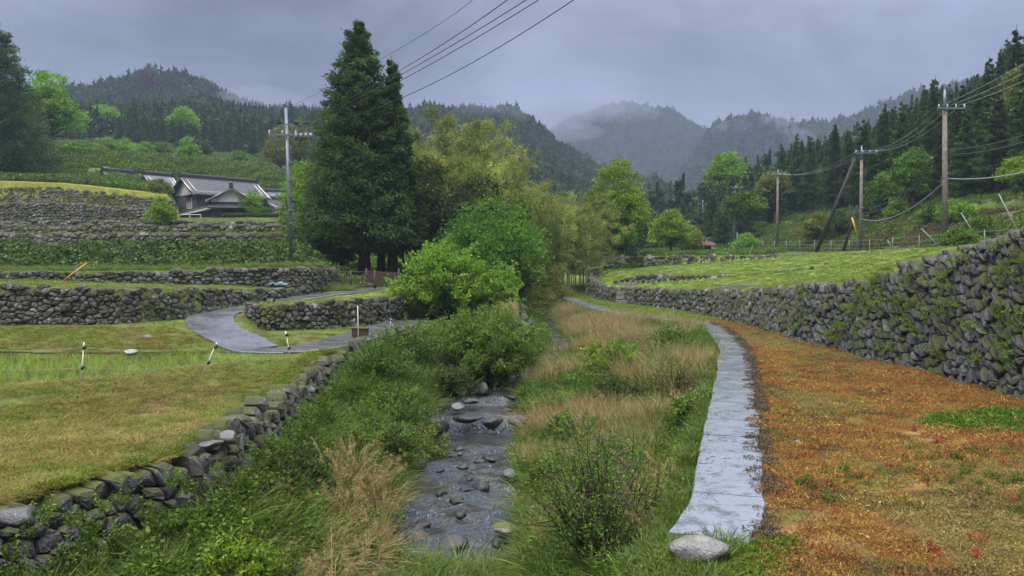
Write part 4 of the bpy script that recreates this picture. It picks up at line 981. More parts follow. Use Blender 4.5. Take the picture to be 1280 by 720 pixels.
airy_shrub('bank_shrub', 4.6, 22, 2.0, 1.5, 'brownish twiggy shrub against the footpath wall', 'ochre', 309, 50, 60, .06, .03)
airy_shrub('bank_shrub', 3.3, 26, 2.6, 1.3, 'leafy green shrub in the middle of the right bank', 'bright', 310, 50, 130, .09, .045)

for i, (x, Y, w, h, mt, lab) in enumerate(((-4.1, 24.5, 2.4, 1.7, 'midgreen', 'dense green bush against the higher field wall'), (-3.6, 27.5, 2.8, 1.9, 'weed', 'light green bush below the farm lane wall'), (-1.9, 24.8, 2.0, 1.3, 'deep', 'dark low bush at the left of the upper pool'), (-3.9, 14.2, 1.8, 1.1, 'deep', 'dark tangled bush under the step of the field wall'), (-2.4, 20.2, 1.8, 1.1, 'ochre', 'rusty tangled bush beside the dark pool'), (1.6, 19.5, 1.8, 1.0, 'midgreen', 'green bush overhanging the right side of the small fall'), (.75, 15.5, 1.2, .8, 'weed', 'low bush at the right edge of the rapids'), (4.2, 17.8, 1.6, 1.2, 'weed', 'feathery weedy bush below the footpath edge'), (3.0, 22.5, 2.0, 1.2, 'deep', 'dark green bush among the tan grass'), (-1.8, 12.3, .9, .7, 'ochre', 'dry twiggy tangle by the near left water edge'), (5.9, 30, 2.4, 1.4, 'midgreen', 'green bush near the far end of the tan grass'))):
    airy_shrub('bank_shrub', x, Y, w, h, lab, mt, 320+i, 54, 120, .075, .038)
# --- bamboo
def bamboo_mesh(seed, Ht=10, bend=2.2):
    rg = np.random.default_rng(seed); tk = MB(); P = []; D = []; T = []
    for q in range(3):
        a = rg.uniform(0, 2*pi); b0 = np.array([rg.normal(0, .35), rg.normal(0, .35), 0]); hh = Ht*rg.uniform(.75, 1); bd = bend*rg.uniform(.5, 1.3)
        t = np.linspace(0, 1, 10)[:, None]; dirv = np.array([cos(a), sin(a), 0])
        c = b0+np.array([0, 0, 1])*hh*(t-.10*t**4)+dirv*bd*t**2.6
        tk.tube(c, np.linspace(.045, .008, 10), 5, .5, cap=False)
        tq = rg.normal(.5, .15)
        for j in range(26):
            tb_ = 1-(rg.random()**1.15)*.74; p0 = np.array([I(tb_, t[:, 0], c[:, k]) for k in range(3)])
            dd = unit(rg.normal(size=3)*np.array([1, 1, .35])+dirv*.6+np.array([0, 0, .1]))*rg.uniform(.5, 1.15)*(1.1-.5*tb_)
            tk.tube([p0, p0+dd*.5+np.array([0, 0, .1]), p0+dd-np.array([0, 0, .12])], [.008, .006, .003], 3, cap=False)
            k = 44; tt_ = rg.uniform(.2, 1.1, (k, 1)); P.append(p0+dd*tt_-np.array([0, 0, .2])*tt_**2+rg.normal(0, .13, (k, 3)))
            D.append(rg.normal(size=(k, 3))*.7+dd*.8+np.array([0, 0, -.7])); T.append(np.full(k, tq+rg.normal(0, .12)))
    P = np.vstack(P); D = np.vstack(D); T = np.clip(np.concatenate(T)+rg.normal(0, .1, len(P)), 0, 1)
    V, F, T = cards(P, D, .26*(.6+.8*rg.random(len(P))), .055, T, rg, .1)
    fb = MB(); fb.add(V, None, F, T); a = fb.me('bamboo_foliage'); b = tk.me('bamboo_culms'); a.materials.append(M['bamboo_leaf']); b.materials.append(M['culm'])
    return a, b
bm_ = [bamboo_mesh(400+k) for k in range(5)]
rg = np.random.default_rng(5)
BT = [(505, 175), (530, 150), (555, 138), (580, 126), (605, 150), (625, 172), (645, 195), (665, 208), (690, 230), (715, 225), (740, 222), (760, 235)]
bi = 0
for q in range(400):
    if bi >= 62: break
    px = rg.uniform(512, 752); Y = rg.uniform(60, 74) if px < 665 else rg.uniform(70, 84)
    x = (px-640)/1000*Y
    if min([9]+[abs(x-a)+abs(Y-b) for a, b in placed[-62:]]) < 1.1: continue
    top = float(I(px, [a for a, b in BT], [b for a, b in BT]))+rg.uniform(-4, 40); z = gz(x, Y); h = WP(px, top, Y)[2]-z
    if h < 3: continue
    placed.append((x, Y)); k = rg.integers(5); s = h/9.3
    near = px < 665
    place_tree('bamboo', [('foliage', bm_[k][0], None), ('culm', bm_[k][1], None)], (x, Y, z), 'arching olive bamboo in the tall grove right of the cedar' if near else 'arching brownish bamboo in the lower grove beside the round tree', 'bamboo', 'bamboos of the tall grove' if near else 'bamboos of the lower grove', (1.1*max(s, .7)**.5, 1.1*max(s, .7)**.5, s), rg.uniform(0, 6.28)); bi += 1
print('bamboo', bi)

# ------------------------------------------------------------------ scatter (only for uncountable stuff)
def protocoll(name, meshes):
    c = bpy.data.collections.new(name)
    for i, (me, mt) in enumerate(meshes):
        if mt is not None and not me.materials: me.materials.append(mt)
        o = bpy.data.objects.new('%s_source.%03d' % (name, i), me); c.objects.link(o)
    return c, len(meshes)
def scatter(name, label, P, coll, scl, rz=None, tilt=.12, rg=None, zs_=None):
    coll, nk = coll; rg = rg or np.random.default_rng(len(P)); P = np.asarray(P, np.float32); n = len(P)
    if n == 0: return
    me = bpy.data.meshes.new(name); me.vertices.add(n); me.vertices.foreach_set('co', P.ravel())
    rt = np.stack([rg.normal(0, tilt, n), rg.normal(0, tilt, n), rg.uniform(0, 2*pi, n) if rz is None else rz], 1).astype(np.float32)
    sc = np.broadcast_to(scl, (n,)); s3 = np.stack([sc, sc, sc*(1 if zs_ is None else zs_)], 1).astype(np.float32)
    a = me.attributes.new('rot', 'FLOAT_VECTOR', 'POINT'); a.data.foreach_set('vector', rt.ravel())
    a = me.attributes.new('scl', 'FLOAT_VECTOR', 'POINT'); a.data.foreach_set('vector', s3.ravel())
    a = me.attributes.new('pick', 'INT', 'POINT'); a.data.foreach_set('value', rg.integers(0, nk, n).astype(np.int32))
    me.update()
    o = link(name, me, None); tag(o, label, None, None, 'stuff')
    ng = bpy.data.node_groups.new(name, 'GeometryNodeTree')
    ng.interface.new_socket('Geometry', in_out='INPUT', socket_type='NodeSocketGeometry'); ng.interface.new_socket('Geometry', in_out='OUTPUT', socket_type='NodeSocketGeometry')
    gi = ng.nodes.new('NodeGroupInput'); go = ng.nodes.new('NodeGroupOutput')
    ci = ng.nodes.new('GeometryNodeCollectionInfo'); ci.inputs['Collection'].default_value = coll; ci.inputs['Separate Children'].default_value = True; ci.inputs['Reset Children'].default_value = True
    ip = ng.nodes.new('GeometryNodeInstanceOnPoints'); ip.inputs['Pick Instance'].default_value = True
    def na(nm, ty):
        q = ng.nodes.new('GeometryNodeInputNamedAttribute'); q.data_type = ty; q.inputs[0].default_value = nm; return q.outputs[0]
    L = ng.links
    L.new(gi.outputs[0], ip.inputs['Points']); L.new(ci.outputs[0], ip.inputs['Instance']); L.new(na('pick', 'INT'), ip.inputs['Instance Index'])
    L.new(na('rot', 'FLOAT_VECTOR'), ip.inputs['Rotation']); L.new(na('scl', 'FLOAT_VECTOR'), ip.inputs['Scale']); L.new(ip.outputs[0], go.inputs[0])
    md = o.modifiers.new('scatter', 'NODES'); md.node_group = ng
    return o
def clump(seed, n, h, r, w, bend, lean=.35, seg=3):
    rg = np.random.default_rng(seed); a = rg.uniform(0, 2*pi, n); q = r*np.sqrt(rg.random(n))
    P = np.stack([q*np.cos(a), q*np.sin(a), np.full(n, -.02)], 1)
    D = np.stack([np.cos(a)*q/r*lean, np.sin(a)*q/r*lean, np.ones(n)], 1)+rg.normal(0, .16, (n, 3))
    V, F3, F4, T = blades(P, D, h*rg.uniform(.45, 1, n), w*rg.uniform(.7, 1.3, n), np.clip(rg.normal(.5, .22, n), 0, 1), rg, bend*rg.uniform(.3, 1.2, n), seg)
    mb = MB(); mb.add(V, F3, F4, T); return mb
def weed(seed, n, h, r, ll, lw):
    rg = np.random.default_rng(seed); mb = MB(); ns = max(5, n//14); P = []; D = []
    for q in range(ns):
        a = rg.uniform(0, 2*pi); f = sqrt(rg.random())*r; e = np.array([cos(a)*f*1.3, sin(a)*f*1.3, h*rg.uniform(.5, 1)]); b = np.array([cos(a)*f*.5, sin(a)*f*.5, 0])
        mb.tube([b, (b+e)/2+rg.normal(0, .02, 3), e], [.004, .003, .002], 3, .3, cap=False)
        k = n//ns; t = rg.uniform(.15, 1, (k, 1)); P.append(b+(e-b)*t+rg.normal(0, .012, (k, 3))); D.append(rg.normal(size=(k, 3))*np.array([1, 1, .5])+np.array([0, 0, .35]))
    P = np.vstack(P); D = np.vstack(D); n = len(P)
    V, F, T = cards(P, D, ll*rg.uniform(.5, 1.2, n), lw*rg.uniform(.6, 1.2, n), np.clip(rg.normal(.5, .2, n), 0, 1), rg, .15); mb.add(V, None, F, T); return mb
def mat_tuft(seed, n, h, r, ll, lw):
    rg = np.random.default_rng(seed); a = rg.uniform(0, 2*pi, n); q = r*np.sqrt(rg.random(n)); P = np.stack([q*np.cos(a), q*np.sin(a), rg.uniform(0, h, n)*(1-.6*q/r)], 1)
    D = rg.normal(size=(n, 3))+np.array([0, 0, .45]); V, F, T = cards(P, D, ll*rg.uniform(.5, 1.3, n), lw*rg.uniform(.6, 1.3, n), np.clip(rg.normal(.5, .25, n), 0, 1), rg, .2)
    mb = MB(); mb.add(V, None, F, T); return mb
def plume(seed, n=9, h=1.2):
    rg = np.random.default_rng(seed); mb = MB(); P = []; D = []
    for q in range(n):
        a = rg.uniform(0, 2*pi); L = h*rg.uniform(.6, 1); lean = rg.uniform(.1, .6); dv = np.array([cos(a), sin(a), 0]); t = np.linspace(0, 1, 7)[:, None]
        c = dv*(.08+lean*L*t**2)+np.array([0, 0, 1])*L*(t-.22*lean*t**3)
        mb.tube(c, np.linspace(.005, .0025, 7), 3, .6, cap=False)
        k = 34; tt_ = rg.uniform(.78, 1, k); pp = np.stack([I(tt_, t[:, 0], c[:, j]) for j in range(3)], 1); P.append(pp); D.append(dv*1.0+rg.normal(0, .35, (k, 3))+np.array([0, 0, .3-lean]))
    P = np.vstack(P); D = np.vstack(D); k = len(P)
    V, F, T = cards(P, D, .11*rg.uniform(.5, 1.2, k), .007, np.clip(rg.normal(.45, .15, k), 0, 1), rg, .1); mb.add(V, None, F, T); return mb
PC = {}
PC['grass'] = protocoll('river_grass', [(clump(500+i, 64, .62+.1*i, .18, .020, .85).me('grass_clump'), M['grass']) for i in range(4)])
PC['dry'] = protocoll('dry_stalks', [(clump(510+i, 40, .80+.1*i, .20, .010, 1.1, .7, 5).me('dry_clump'), M['dry']) for i in range(4)])
PC['upright'] = protocoll('upright_stalks', [(clump(520+i, 60, .95+.1*i, .22, .009, .35, .25, 3).me('upright_clump'), M['dry']) for i in range(3)])
PC['plume'] = protocoll('plumes', [(plume(530+i).me('plume_clump'), M['dry']) for i in range(4)])
PC['weed'] = protocoll('bank_weeds', [(weed(540+i, 150, .42, .2, .07, .035).me('weed_clump'), M['weed']) for i in range(4)])
PC['weedb'] = protocoll('bright_weeds', [(weed(545+i, 170, .34, .2, .045, .022).me('bright_weed_clump'), M['bright']) for i in range(3)])
PC['fine'] = protocoll('fine_weeds', [(weed(550+i, 190, .5, .22, .045, .014).me('fine_weed_clump'), M['midgreen']) for i in range(3)])
PC['lawn'] = protocoll('lawn_tufts', [(clump(560+i, 46, .085, .14, .009, .8, .7, 2).me('lawn_tuft'), M['lawn']) for i in range(4)])
PC['mown'] = protocoll('mown_tufts', [(clump(900+i, 40, .10, .14, .009, .9, .9, 2).me('mown_tuft'), M['mown']) for i in range(4)])
PC['lawng'] = protocoll('green_tufts', [(clump(565+i, 40, .15, .10, .008, .7, .5, 2).me('green_tuft'), M['grass']) for i in range(3)])
PC['straw'] = protocoll('straw', [(clump(570+i, 34, .13, .15, .006, .6, 2.2, 2).me('straw_tuft'), M['strawm']) for i in range(3)])
PC['brown'] = protocoll('brown_mat', [(mat_tuft(580+i, 90, .045, .17, .035, .012).me('brown_tuft'), M['brown']) for i in range(5)])
PC['tan'] = protocoll('tan_mat', [(mat_tuft(586+i, 80, .05, .16, .028, .012).me('tan_tuft'), M['tan']) for i in range(4)])
PC['red'] = protocoll('red_sorrel', [(weed(590+i, 60, .12, .07, .03, .009).me('red_tuft'), M['red']) for i in range(3)])
PC['clover'] = protocoll('clover', [(mat_tuft(595+i, 90, .09, .17, .035, .028).me('clover_tuft'), M['midgreen']) for i in range(3)])
PC['scrub'] = protocoll('scrub', [(mat_tuft(598+i, 130, .3, .45, .13, .05).me('scrub_tuft'), M['scrub']) for i in range(3)])
PC['brownd'] = protocoll('olive_mat', [(mat_tuft(585+i, 90, .045, .17, .035, .012).me('olive_tuft'), M['scrub']) for i in range(3)])
PC['vine'] = protocoll('vines', [(mat_tuft(600+i, 130, .55, .55, .16, .10).me('vine_tuft'), M['weed']) for i in range(4)])
PC['vined'] = protocoll('dark_vines', [(mat_tuft(605+i, 130, .55, .55, .16, .10).me('dark_vine_tuft'), M['deep']) for i in range(3)])
PC['clod'] = protocoll('clods', [(mat_tuft(610+i, 60, .012, .10, .022, .02).me('clod_bits'), M['clod']) for i in range(3)])
PC['moss'] = protocoll('moss', [(mat_tuft(615+i, 110, .035, .12, .03, .018).me('moss_tuft'), M['lawn']) for i in range(3)])

def inview(x, y, z, m=150):
    c, s = cos(PITCH), sin(PITCH); dz = z-CAMZ; f = y*c-dz*s; up = dz*c+y*s
    px = 640+1000*x/f; py = 360-1000*up/f
    return (px > -m) & (px < 1280+m) & (py < 720+m*2.2)
def sample(n, x0, x1, y0, y1, cond, seed, power=1.0):
    rg = np.random.default_rng(seed); y = y0+(y1-y0)*rg.random(n)**power; x = x0(y)+(x1(y)-x0(y))*rg.random(n) if callable(x0) else x0+(x1-x0)*rg.random(n)
    z = H(x, y); k = cond(x, y, z) & inview(x, y, z); return np.stack([x, y, z], 1)[k]
XR_ = lambda y: xp(y)-.55
def nz_(x, y, f, s): return fbm(x*f, y*f, s)
rgs = np.random.default_rng(99)
def U(P, a, b): return rgs.uniform(a, b, len(P))
# left bank
lb0 = lambda y: xl(y)+.25; lb1 = lambda y: xs(y)-ws(y)*.98
rb0 = lambda y: xs(y)+ws(y)*.98; rb1 = XR_
P = sample(3600, lb0, lb1, 6, 36, lambda x, y, z: nz_(x, y, .7, 81) > .40, 1); scatter('riverside_grass', 'tall fresh grass on the left stream bank', P, PC['grass'], U(P, .6, 1.15)*np.where(P[:, 1] > 20, 1.05, 1))
P = sample(1500, lb0, lb1, 8.5, 15, lambda x, y, z: (nz_(x, y, .9, 82) > .47) & (x > -3.4), 2); scatter('dry_grass', 'arching dry grass tangled through the left bank', P, PC['dry'], U(P, .5, .95))
P = sample(700, lb0, lb1, 15, 36, lambda x, y, z: nz_(x, y, .7, 83) > .5, 3); scatter('dry_grass', 'dry stalks farther along the left bank', P, PC['dry'], U(P, .5, .9))
P = sample(3400, lb0, lb1, 6, 37, lambda x, y, z: (nz_(x, y, .9, 84) < .56), 4); scatter('bank_weeds', 'leafy weeds covering the left bank', P, PC['weed'], U(P, .7, 1.3))
P = sample(1300, lb0, lb1, 8, 37, lambda x, y, z: (nz_(x, y, 1.1, 85) > .55), 5); scatter('bright_weeds', 'bright leafy weeds in patches on the left bank', P, PC['weedb'], U(P, .7, 1.4))
P = sample(1500, lb0, lb1, 14, 37, lambda x, y, z: nz_(x, y, .8, 86) > .42, 6); scatter('fine_weeds', 'fine tangled undergrowth on the left bank', P, PC['fine'], U(P, .9, 1.7))
P = sample(260, lb0, lb1, 6, 14, lambda x, y, z: nz_(x, y, 1.0, 93) > .5, 57); scatter('tall_weeds', 'tall leafy plants in the left foreground', P, PC['weed'], U(P, 1.0, 1.7))
P = sample(110, lb0, lb1, 8.5, 17, lambda x, y, z: x > -3.6, 61); scatter('plumed_reeds', 'dry reeds with feathery plumes on the left bank', P, PC['plume'], U(P, .6, 1.1))
P = sample(700, lb0, lb1, 9, 14, lambda x, y, z: (nz_(x, y, 1.3, 94) > .45) & (x > -3.0), 62); scatter('dry_grass', 'pale dry stems lying across the near left bank', P, PC['upright'], U(P, .5, .8), tilt=.75)
P = sample(90, rb0, rb1, 10, 40, lambda x, y, z: nz_(x, y, .5, 96) > .45, 63); scatter('plumed_reeds', 'dry reeds with feathery plumes on the right bank', P, PC['plume'], U(P, .7, 1.25))
P = sample(900, lambda y: xs(y)-ws(y)-.2, lambda y: xs(y)+ws(y)+.3, 9.5, 12.6, lambda x, y, z: nz_(x, y, .9, 97) > .3, 66); P[:, 2] = np.maximum(P[:, 2], -1.95); scatter('stream_grass', 'grass closing over the stream at the near edge', P, PC['grass'], U(P, .5, .95))
# right bank
P = sample(4200, rb0, rb1, 6, 34, lambda x, y, z: nz_(x, y, .7, 87) > .36, 7); scatter('riverside_grass', 'tall fresh grass on the right stream bank', P, PC['grass'], U(P, .5, 1.0))
P = sample(2600, rb0, rb1, 8, 42, lambda x, y, z: (nz_(x, y, .8, 88) < .58), 8); scatter('bank_weeds', 'leafy weeds covering the right bank', P, PC['weed'], U(P, .7, 1.25))
P = sample(1800, rb0, rb1, 12, 42, lambda x, y, z: (nz_(x, y, .9, 89) > .5) , 9); scatter('bright_weeds', 'bright leafy weeds on the right bank', P, PC['weedb'], U(P, .8, 1.5))
P = sample(3400, rb0, rb1, 19, 56, lambda x, y, z: (nz_(x, y, .42, 90) > .47), 10); scatter('pampas_grass', 'tan upright dry grass filling the right bank', P, PC['upright'], U(P, .7, 1.25))
P = sample(900, rb0, rb1, 12, 21, lambda x, y, z: (nz_(x, y, .8, 91) > .50), 11); scatter('pampas_grass', 'thin tan stalks among the near right bank weeds', P, PC['upright'], U(P, .5, .95))
P = sample(1600, rb0, rb1, 9, 40, lambda x, y, z: nz_(x, y, .9, 92) > .42, 12); scatter('fine_weeds', 'fine reddish green undergrowth on the right bank', P, PC['fine'], U(P, .9, 1.6))
P = sample(3800, rb0, rb1, 42, 84, lambda x, y, z: x > -99, 13); scatter('riverside_grass', 'grass around the far stream bend', P, PC['grass'], U(P, .6, 1.2))
P = sample(1500, lambda y: xl(y), lambda y: xs(y)-ws(y), 37, 84, lambda x, y, z: x > -99, 14); scatter('bank_weeds', 'weeds around the far stream bend', P, PC['weed'], U(P, .9, 1.8))
P = sample(700, lambda y: y*0+.8, lambda y: y*0+4.6, 56, 90, lambda x, y, z: nz_(x, y, .3, 95) > .45, 15); scatter('pampas_grass', 'tan grass at the far bend', P, PC['upright'], U(P, .9, 1.5))
# footpath edge soil, brown field
P = sample(1000, lambda y: xp(y)+.32, lambda y: xp(y)+.68, 8.0, 40, lambda x, y, z: nz_(x, y, 1.6, 101) > .38, 16); P[:, 2] = .07; scatter('soil_clods', 'dark wet soil crumbling over the right edge of the footpath', P, PC['clod'], U(P, .5, 1.3), tilt=.05)
P = sample(900, lambda y: xp(y)-.45, lambda y: xp(y)+.45, 8.4, 30, lambda x, y, z: nz_(x, y, 1.2, 102) > .52, 17); P[:, 2] = .078; scatter('soil_crumbs', 'small soil crumbs lying on the wet footpath', P, PC['clod'], U(P, .08, .3), tilt=.05)
rf0 = lambda y: xp(y)+.58; rf1 = lambda y: xw(y)-.1
P = sample(34000, rf0, rf1, 6.5, 42, lambda x, y, z: nz_(x, y, 1.7, 108) > .34, 18, 1.25); kt = fbm(P[:, 0]*.6, P[:, 1]*.35, 173)+.16*(fbm(P[:, 0]*2.2, P[:, 1]*2.2, 174)-.5) > .53; PT = P[kt]; P = P[~kt]; scatter('tan_weeds', 'paler tan and olive patches of the right field', PT, PC['tan'], U(PT, .4, 1.2), tilt=.15); scatter('brown_weeds', 'rusty orange brown weed mat of the right field', P, PC['brown'], U(P, .35, 1.0)+.9*(rgs.random(len(P)) < .08), tilt=.15)
P = sample(5000, rf0, rf1, 6.5, 44, lambda x, y, z: (nz_(x, y, .45, 51) > .56) | (nz_(x, y, 1.1, 103) > .60), 19); scatter('field_grass', 'green grass patches in the rusty field', P, PC['lawn'], U(P, .8, 1.6))
P = sample(7000, rf0, rf1, 6.5, 42, lambda x, y, z: (nz_(x, y, .7, 109) > .52), 58, 1.2); scatter('olive_weeds', 'dull olive moss patches between the rusty weeds', P, PC['brownd'], U(P, .6, 1.5), tilt=.1)
P = sample(900, rf0, rf1, 6.5, 24, lambda x, y, z: (nz_(x, y, 3.5, 104) > .60), 20); scatter('red_sorrel', 'small red sorrel sprigs in the rusty field', P, PC['red'], U(P, .5, 1.3))
P = sample(2600, rf0, rf1, 6.5, 30, lambda x, y, z: (nz_(x, y, 1.3, 105) > .62), 21); scatter('green_sprigs', 'green sprigs in the rusty field', P, PC['lawng'], U(P, .4, .9))
P = sample(1700, lambda y: y*0+7.5, lambda y: xw(y)-.0, 11.5, 17.5, lambda x, y, z: ((x-11.4)/3.6)**2+((y-14.8-.12*(x-8))/1.25)**2 < 1, 22); scatter('clover_patch', 'dark green clover patch at the foot of the mossy wall', P, PC['clover'], U(P, .8, 1.6))
P = sample(420, lambda y: y*0+3, lambda y: y*0+7, 7, 12, lambda x, y, z: ((x-5.2)/1.0)**2+((y-8.9)/1.1)**2 < 1, 23); scatter('grass_tuft', 'pale arching grass tuft near the bottom right', P, PC['straw'], U(P, 1, 2.2))
P = sample(1500, rf0, rf1, 40, 80, lambda x, y, z: x > 0, 24); P2 = sample(5000, rf0, rf1, 40, 80, lambda x, y, z: x > 0, 25); scatter('field_grass', 'green grass strip at the path bend', P2, PC['lawn'], U(P2, 1.2, 2.4))
# near corner by the path start
P = sample(500, lambda y: xp(y)-1.1, lambda y: xp(y)+.35, 6.5, 9.2, lambda x, y, z: y < 8.4+.15*np.sin(x*9), 26); scatter('green_sprigs', 'bright grass at the near end of the footpath', P, PC['lawng'], U(P, 1.2, 2.2))
P = sample(1500, lambda y: xp(y)-1.3, lambda y: xp(y)+.9, 6.0, 9.3, lambda x, y, z: y < 8.5+.15*np.sin(x*7), 27); scatter('moss_cover', 'yellow green moss at the near end of the footpath', P, PC['moss'], U(P, .8, 1.5))
P = sample(900, rf0, rf1, 6.5, 13, lambda x, y, z: nz_(x, y, .8, 161) > .60, 64); scatter('field_weeds', 'small leafy weeds in the near rusty field', P, PC['weed'], U(P, .2, .45))
P = sample(1600, lambda y: xp(y)-.72, lambda y: xp(y)-.42, 8, 40, lambda x, y, z: nz_(x, y, 1.1, 162) > .42, 65); P[:, 2] = -.08; scatter('edge_grass', 'grass leaning over the stream edge of the footpath', P, PC['lawng'], U(P, .8, 1.9), tilt=.3)
# left field
lf0 = lambda y: -.70*(y+1.5); lf1 = lambda y: xl(y)-.25
NP = lambda x, y: ~((y > Ybund(x)+.6) & (y < 24.8) & (x < -6.6))
P = sample(17000, lf0, lf1, 6.5, 28, lambda x, y, z: NP(x, y) & (nz_(x, y, .8, 111) > .36), 28); k_ = fbm(P[:, 0]*.45, P[:, 1]*.45, 171)+.12*(P[:, 1] > Ybund(P[:, 0])-2.2) > .56; scatter('mown_grass', 'fresh green patches of the left field', P[k_], PC['lawn'], U(P[k_], .7, 1.5)); scatter('mown_grass', 'yellowed mown grass of the left field', P[~k_], PC['mown'], U(P[~k_], .7, 1.5))
P = sample(13000, lf0, lf1, 6.5, 28, lambda x, y, z: NP(x, y) & (nz_(x, y, .6, 112) > .46), 29); scatter('straw', 'dry cut straw lying on the left field', P, PC['straw'], U(P, .7, 1.6))
P = sample(2200, lf0, lf1, 6.5, 26, lambda x, y, z: NP(x, y) & ((nz_(x, y, 1.2, 113) > .58) | (abs(y-Ybund(x)) < 1.0)), 30); scatter('green_sprigs', 'greener grass tufts on the left field', P, PC['lawng'], U(P, .6, 1.1))
P = sample(1600, lambda y: xl(y)-.75, lambda y: xl(y)+.1, 6.4, 28, lambda x, y, z: x < 0, 31); scatter('moss_cover', 'yellow moss along the wall edge of the left field', P, PC['moss'], U(P, .8, 1.5))
P = sample(6000, lambda y: y*0-27, lambda y: y*0-4.5, 25.2, 46, lambda x, y, z: (polydist(x, y, ROAD)[0] > 1.05) & (x < xl(y)-.2) & ~((x < -9.5) & (abs(y-Ya(x)) < .5)), 32); scatter('bank_grass', 'grass on the terraces around the farm lane', P, PC['lawn'], U(P, .9, 2.0))
P = sample(1500, lambda y: y*0-30, lambda y: y*0-8, 40, 46, lambda x, y, z: x < 0, 33); scatter('bank_grass', 'bright grass ledge above the second wall', P, PC['grass'], U(P, .4, .8))
# rice rows
xs_, ys_ = np.meshgrid(np.arange(-20, -6.2, .27), np.arange(14, 24.7, .42)); xs_ = xs_.ravel()+rgs.normal(0, .03, xs_.size); ys_ = ys_.ravel()+rgs.normal(0, .03, ys_.size)
k = (ys_ > Ybund(xs_)+.7) & (rgs.random(len(xs_)) > .06); P = np.stack([xs_[k], ys_[k], np.full(k.sum(), .10)], 1)
PC['rice'] = protocoll('rice', [(clump(620+i, 26, .34, .05, .009, .3, .5, 2).me('rice_clump'), M['ricem']) for i in range(3)])
scatter('rice_crop', 'rows of young rice standing in the flooded paddy', P, PC['rice'], U(P, .8, 1.2))
# overgrown banks on the left
P = sample(4200, lambda y: -.68*y, lambda y: -.205*y, 44.5, 51, lambda x, y, z: nz_(x, y, .25, 121) > .30, 34); scatter('bank_vines', 'dark leafy vines over the bank below the terrace walls', P, PC['vined'], U(P, .4, 1.1), zs_=.7)
P = sample(2600, lambda y: -.68*y, lambda y: -.19*y, 44, 57, lambda x, y, z: nz_(x, y, .3, 122) > .38, 35); scatter('bank_vines', 'fresh leafy weeds on the bank below the terrace walls', P, PC['vine'], U(P, .5, 1.1))
for Y0, sd in ((58, 36), (66, 37), (76, 38), (86, 39), (90.8, 43)):
    P = sample(800, lambda y: -.68*y, lambda y: -.22*y, Y0-2.4, Y0-.4, lambda x, y, z: (nz_(x, y, .2, 123+sd) > .46) & ((Y0 < 70) | (x/y < -.43)), sd); scatter('terrace_weeds', {58: 'weeds at the foot of the lowest terrace wall', 66: 'weeds at the foot of the second terrace wall', 76: 'weeds at the foot of the third terrace wall', 86: 'weeds at the foot of the fourth terrace wall', 90.8: 'weeds at the foot of the highest terrace wall'}[Y0], P, PC['vine'], U(P, .4, .8), zs_=.6)
P = sample(24000, lambda y: -.70*y, lambda y: -.16*y, 98, 215, lambda x, y, z: (nz_(x, y, .08, 131) > .30) & (x/y < -.17) & ((y > 119) | (x/y < -.43)), 40); scatter('hillside_weeds', 'pale green scrub over the far left hillside', P, PC['vine'], U(P, .7, 1.9))
P = sample(1400, lambda y: -.29*y, lambda y: -.02*y, 44, 100, lambda x, y, z: y > 44+(x > -6)*3, 41); scatter('undergrowth', 'undergrowth around the tall cedar and the bamboo grove', P, PC['vine'], U(P, .6, 1.4))
P = sample(1600, lambda y: -.1*y, lambda y: .16*y, 60, 110, lambda x, y, z: (x < xl(y)) | (x > xw(y)) & (y > 76), 42); scatter('undergrowth', 'dark undergrowth under the bamboo and round trees', P, PC['vined'], U(P, .8, 1.8))
P = sample(150, lambda y: -.68*y, lambda y: -.22*y, 44.6, 50, lambda x, y, z: x < 0, 67); scatter('bank_vines', 'larger leafy clumps on the bank below the terrace walls', P, PC['vined'], U(P, 1.2, 2.2), zs_=.8)
# right terraces and bank
P = sample(9000, lambda y: xstep(y)+.15, lambda y: y*0+26.4, 20, 80, lambda x, y, z: x > 0, 43); scatter('terrace_grass', 'yellow green grass of the right terraces', P, PC['lawn'], U(P, 1.2, 2.6))
P = sample(900, lambda y: xstep(y)-.1, lambda y: xstep(y)+.6, 12, 40, lambda x, y, z: x > 0, 44); scatter('wall_top_moss', 'moss and grass on top of the mossy wall', P, PC['moss'], U(P, .8, 1.8))
P = sample(3600, lambda y: y*0+31.4, lambda y: y*0+39, 38, 120, lambda x, y, z: (nz_(x, y, .18, 141) > .47), 45); scatter('bank_weeds', 'green weeds on the steep bank below the forest', P, PC['vine'], U(P, .5, 1.2))
P = sample(3000, lambda y: y*0+31.4, lambda y: y*0+39, 38, 110, lambda x, y, z: (nz_(x, y, .2, 142) > .40), 46); scatter('bank_scrub', 'brown scrub on the steep bank below the forest', P, PC['scrub'], U(P, .7, 1.6))
P = sample(2600, lambda y: y*0+39.6, lambda y: y*0+46, 40, 130, lambda x, y, z: x > 0, 47); scatter('bank_grass', 'bright grass strip along the forest edge', P, PC['vine'], U(P, .4, .9))
P = sample(3000, lambda y: .22*y, lambda y: .7*y, 76, 160, lambda x, y, z: x > 44, 48); scatter('forest_undergrowth', 'dark undergrowth beneath the right forest', P, PC['vined'], U(P, 1.0, 2.6))
P = sample(6500, lambda y: y*0+9, lambda y: y*0+50, 78, 150, lambda x, y, z: (x < 26.2) | (x > 31) , 49); scatter('undergrowth', 'grass and weeds beyond the green terraces', P, PC['vine'], U(P, .5, 1.3))

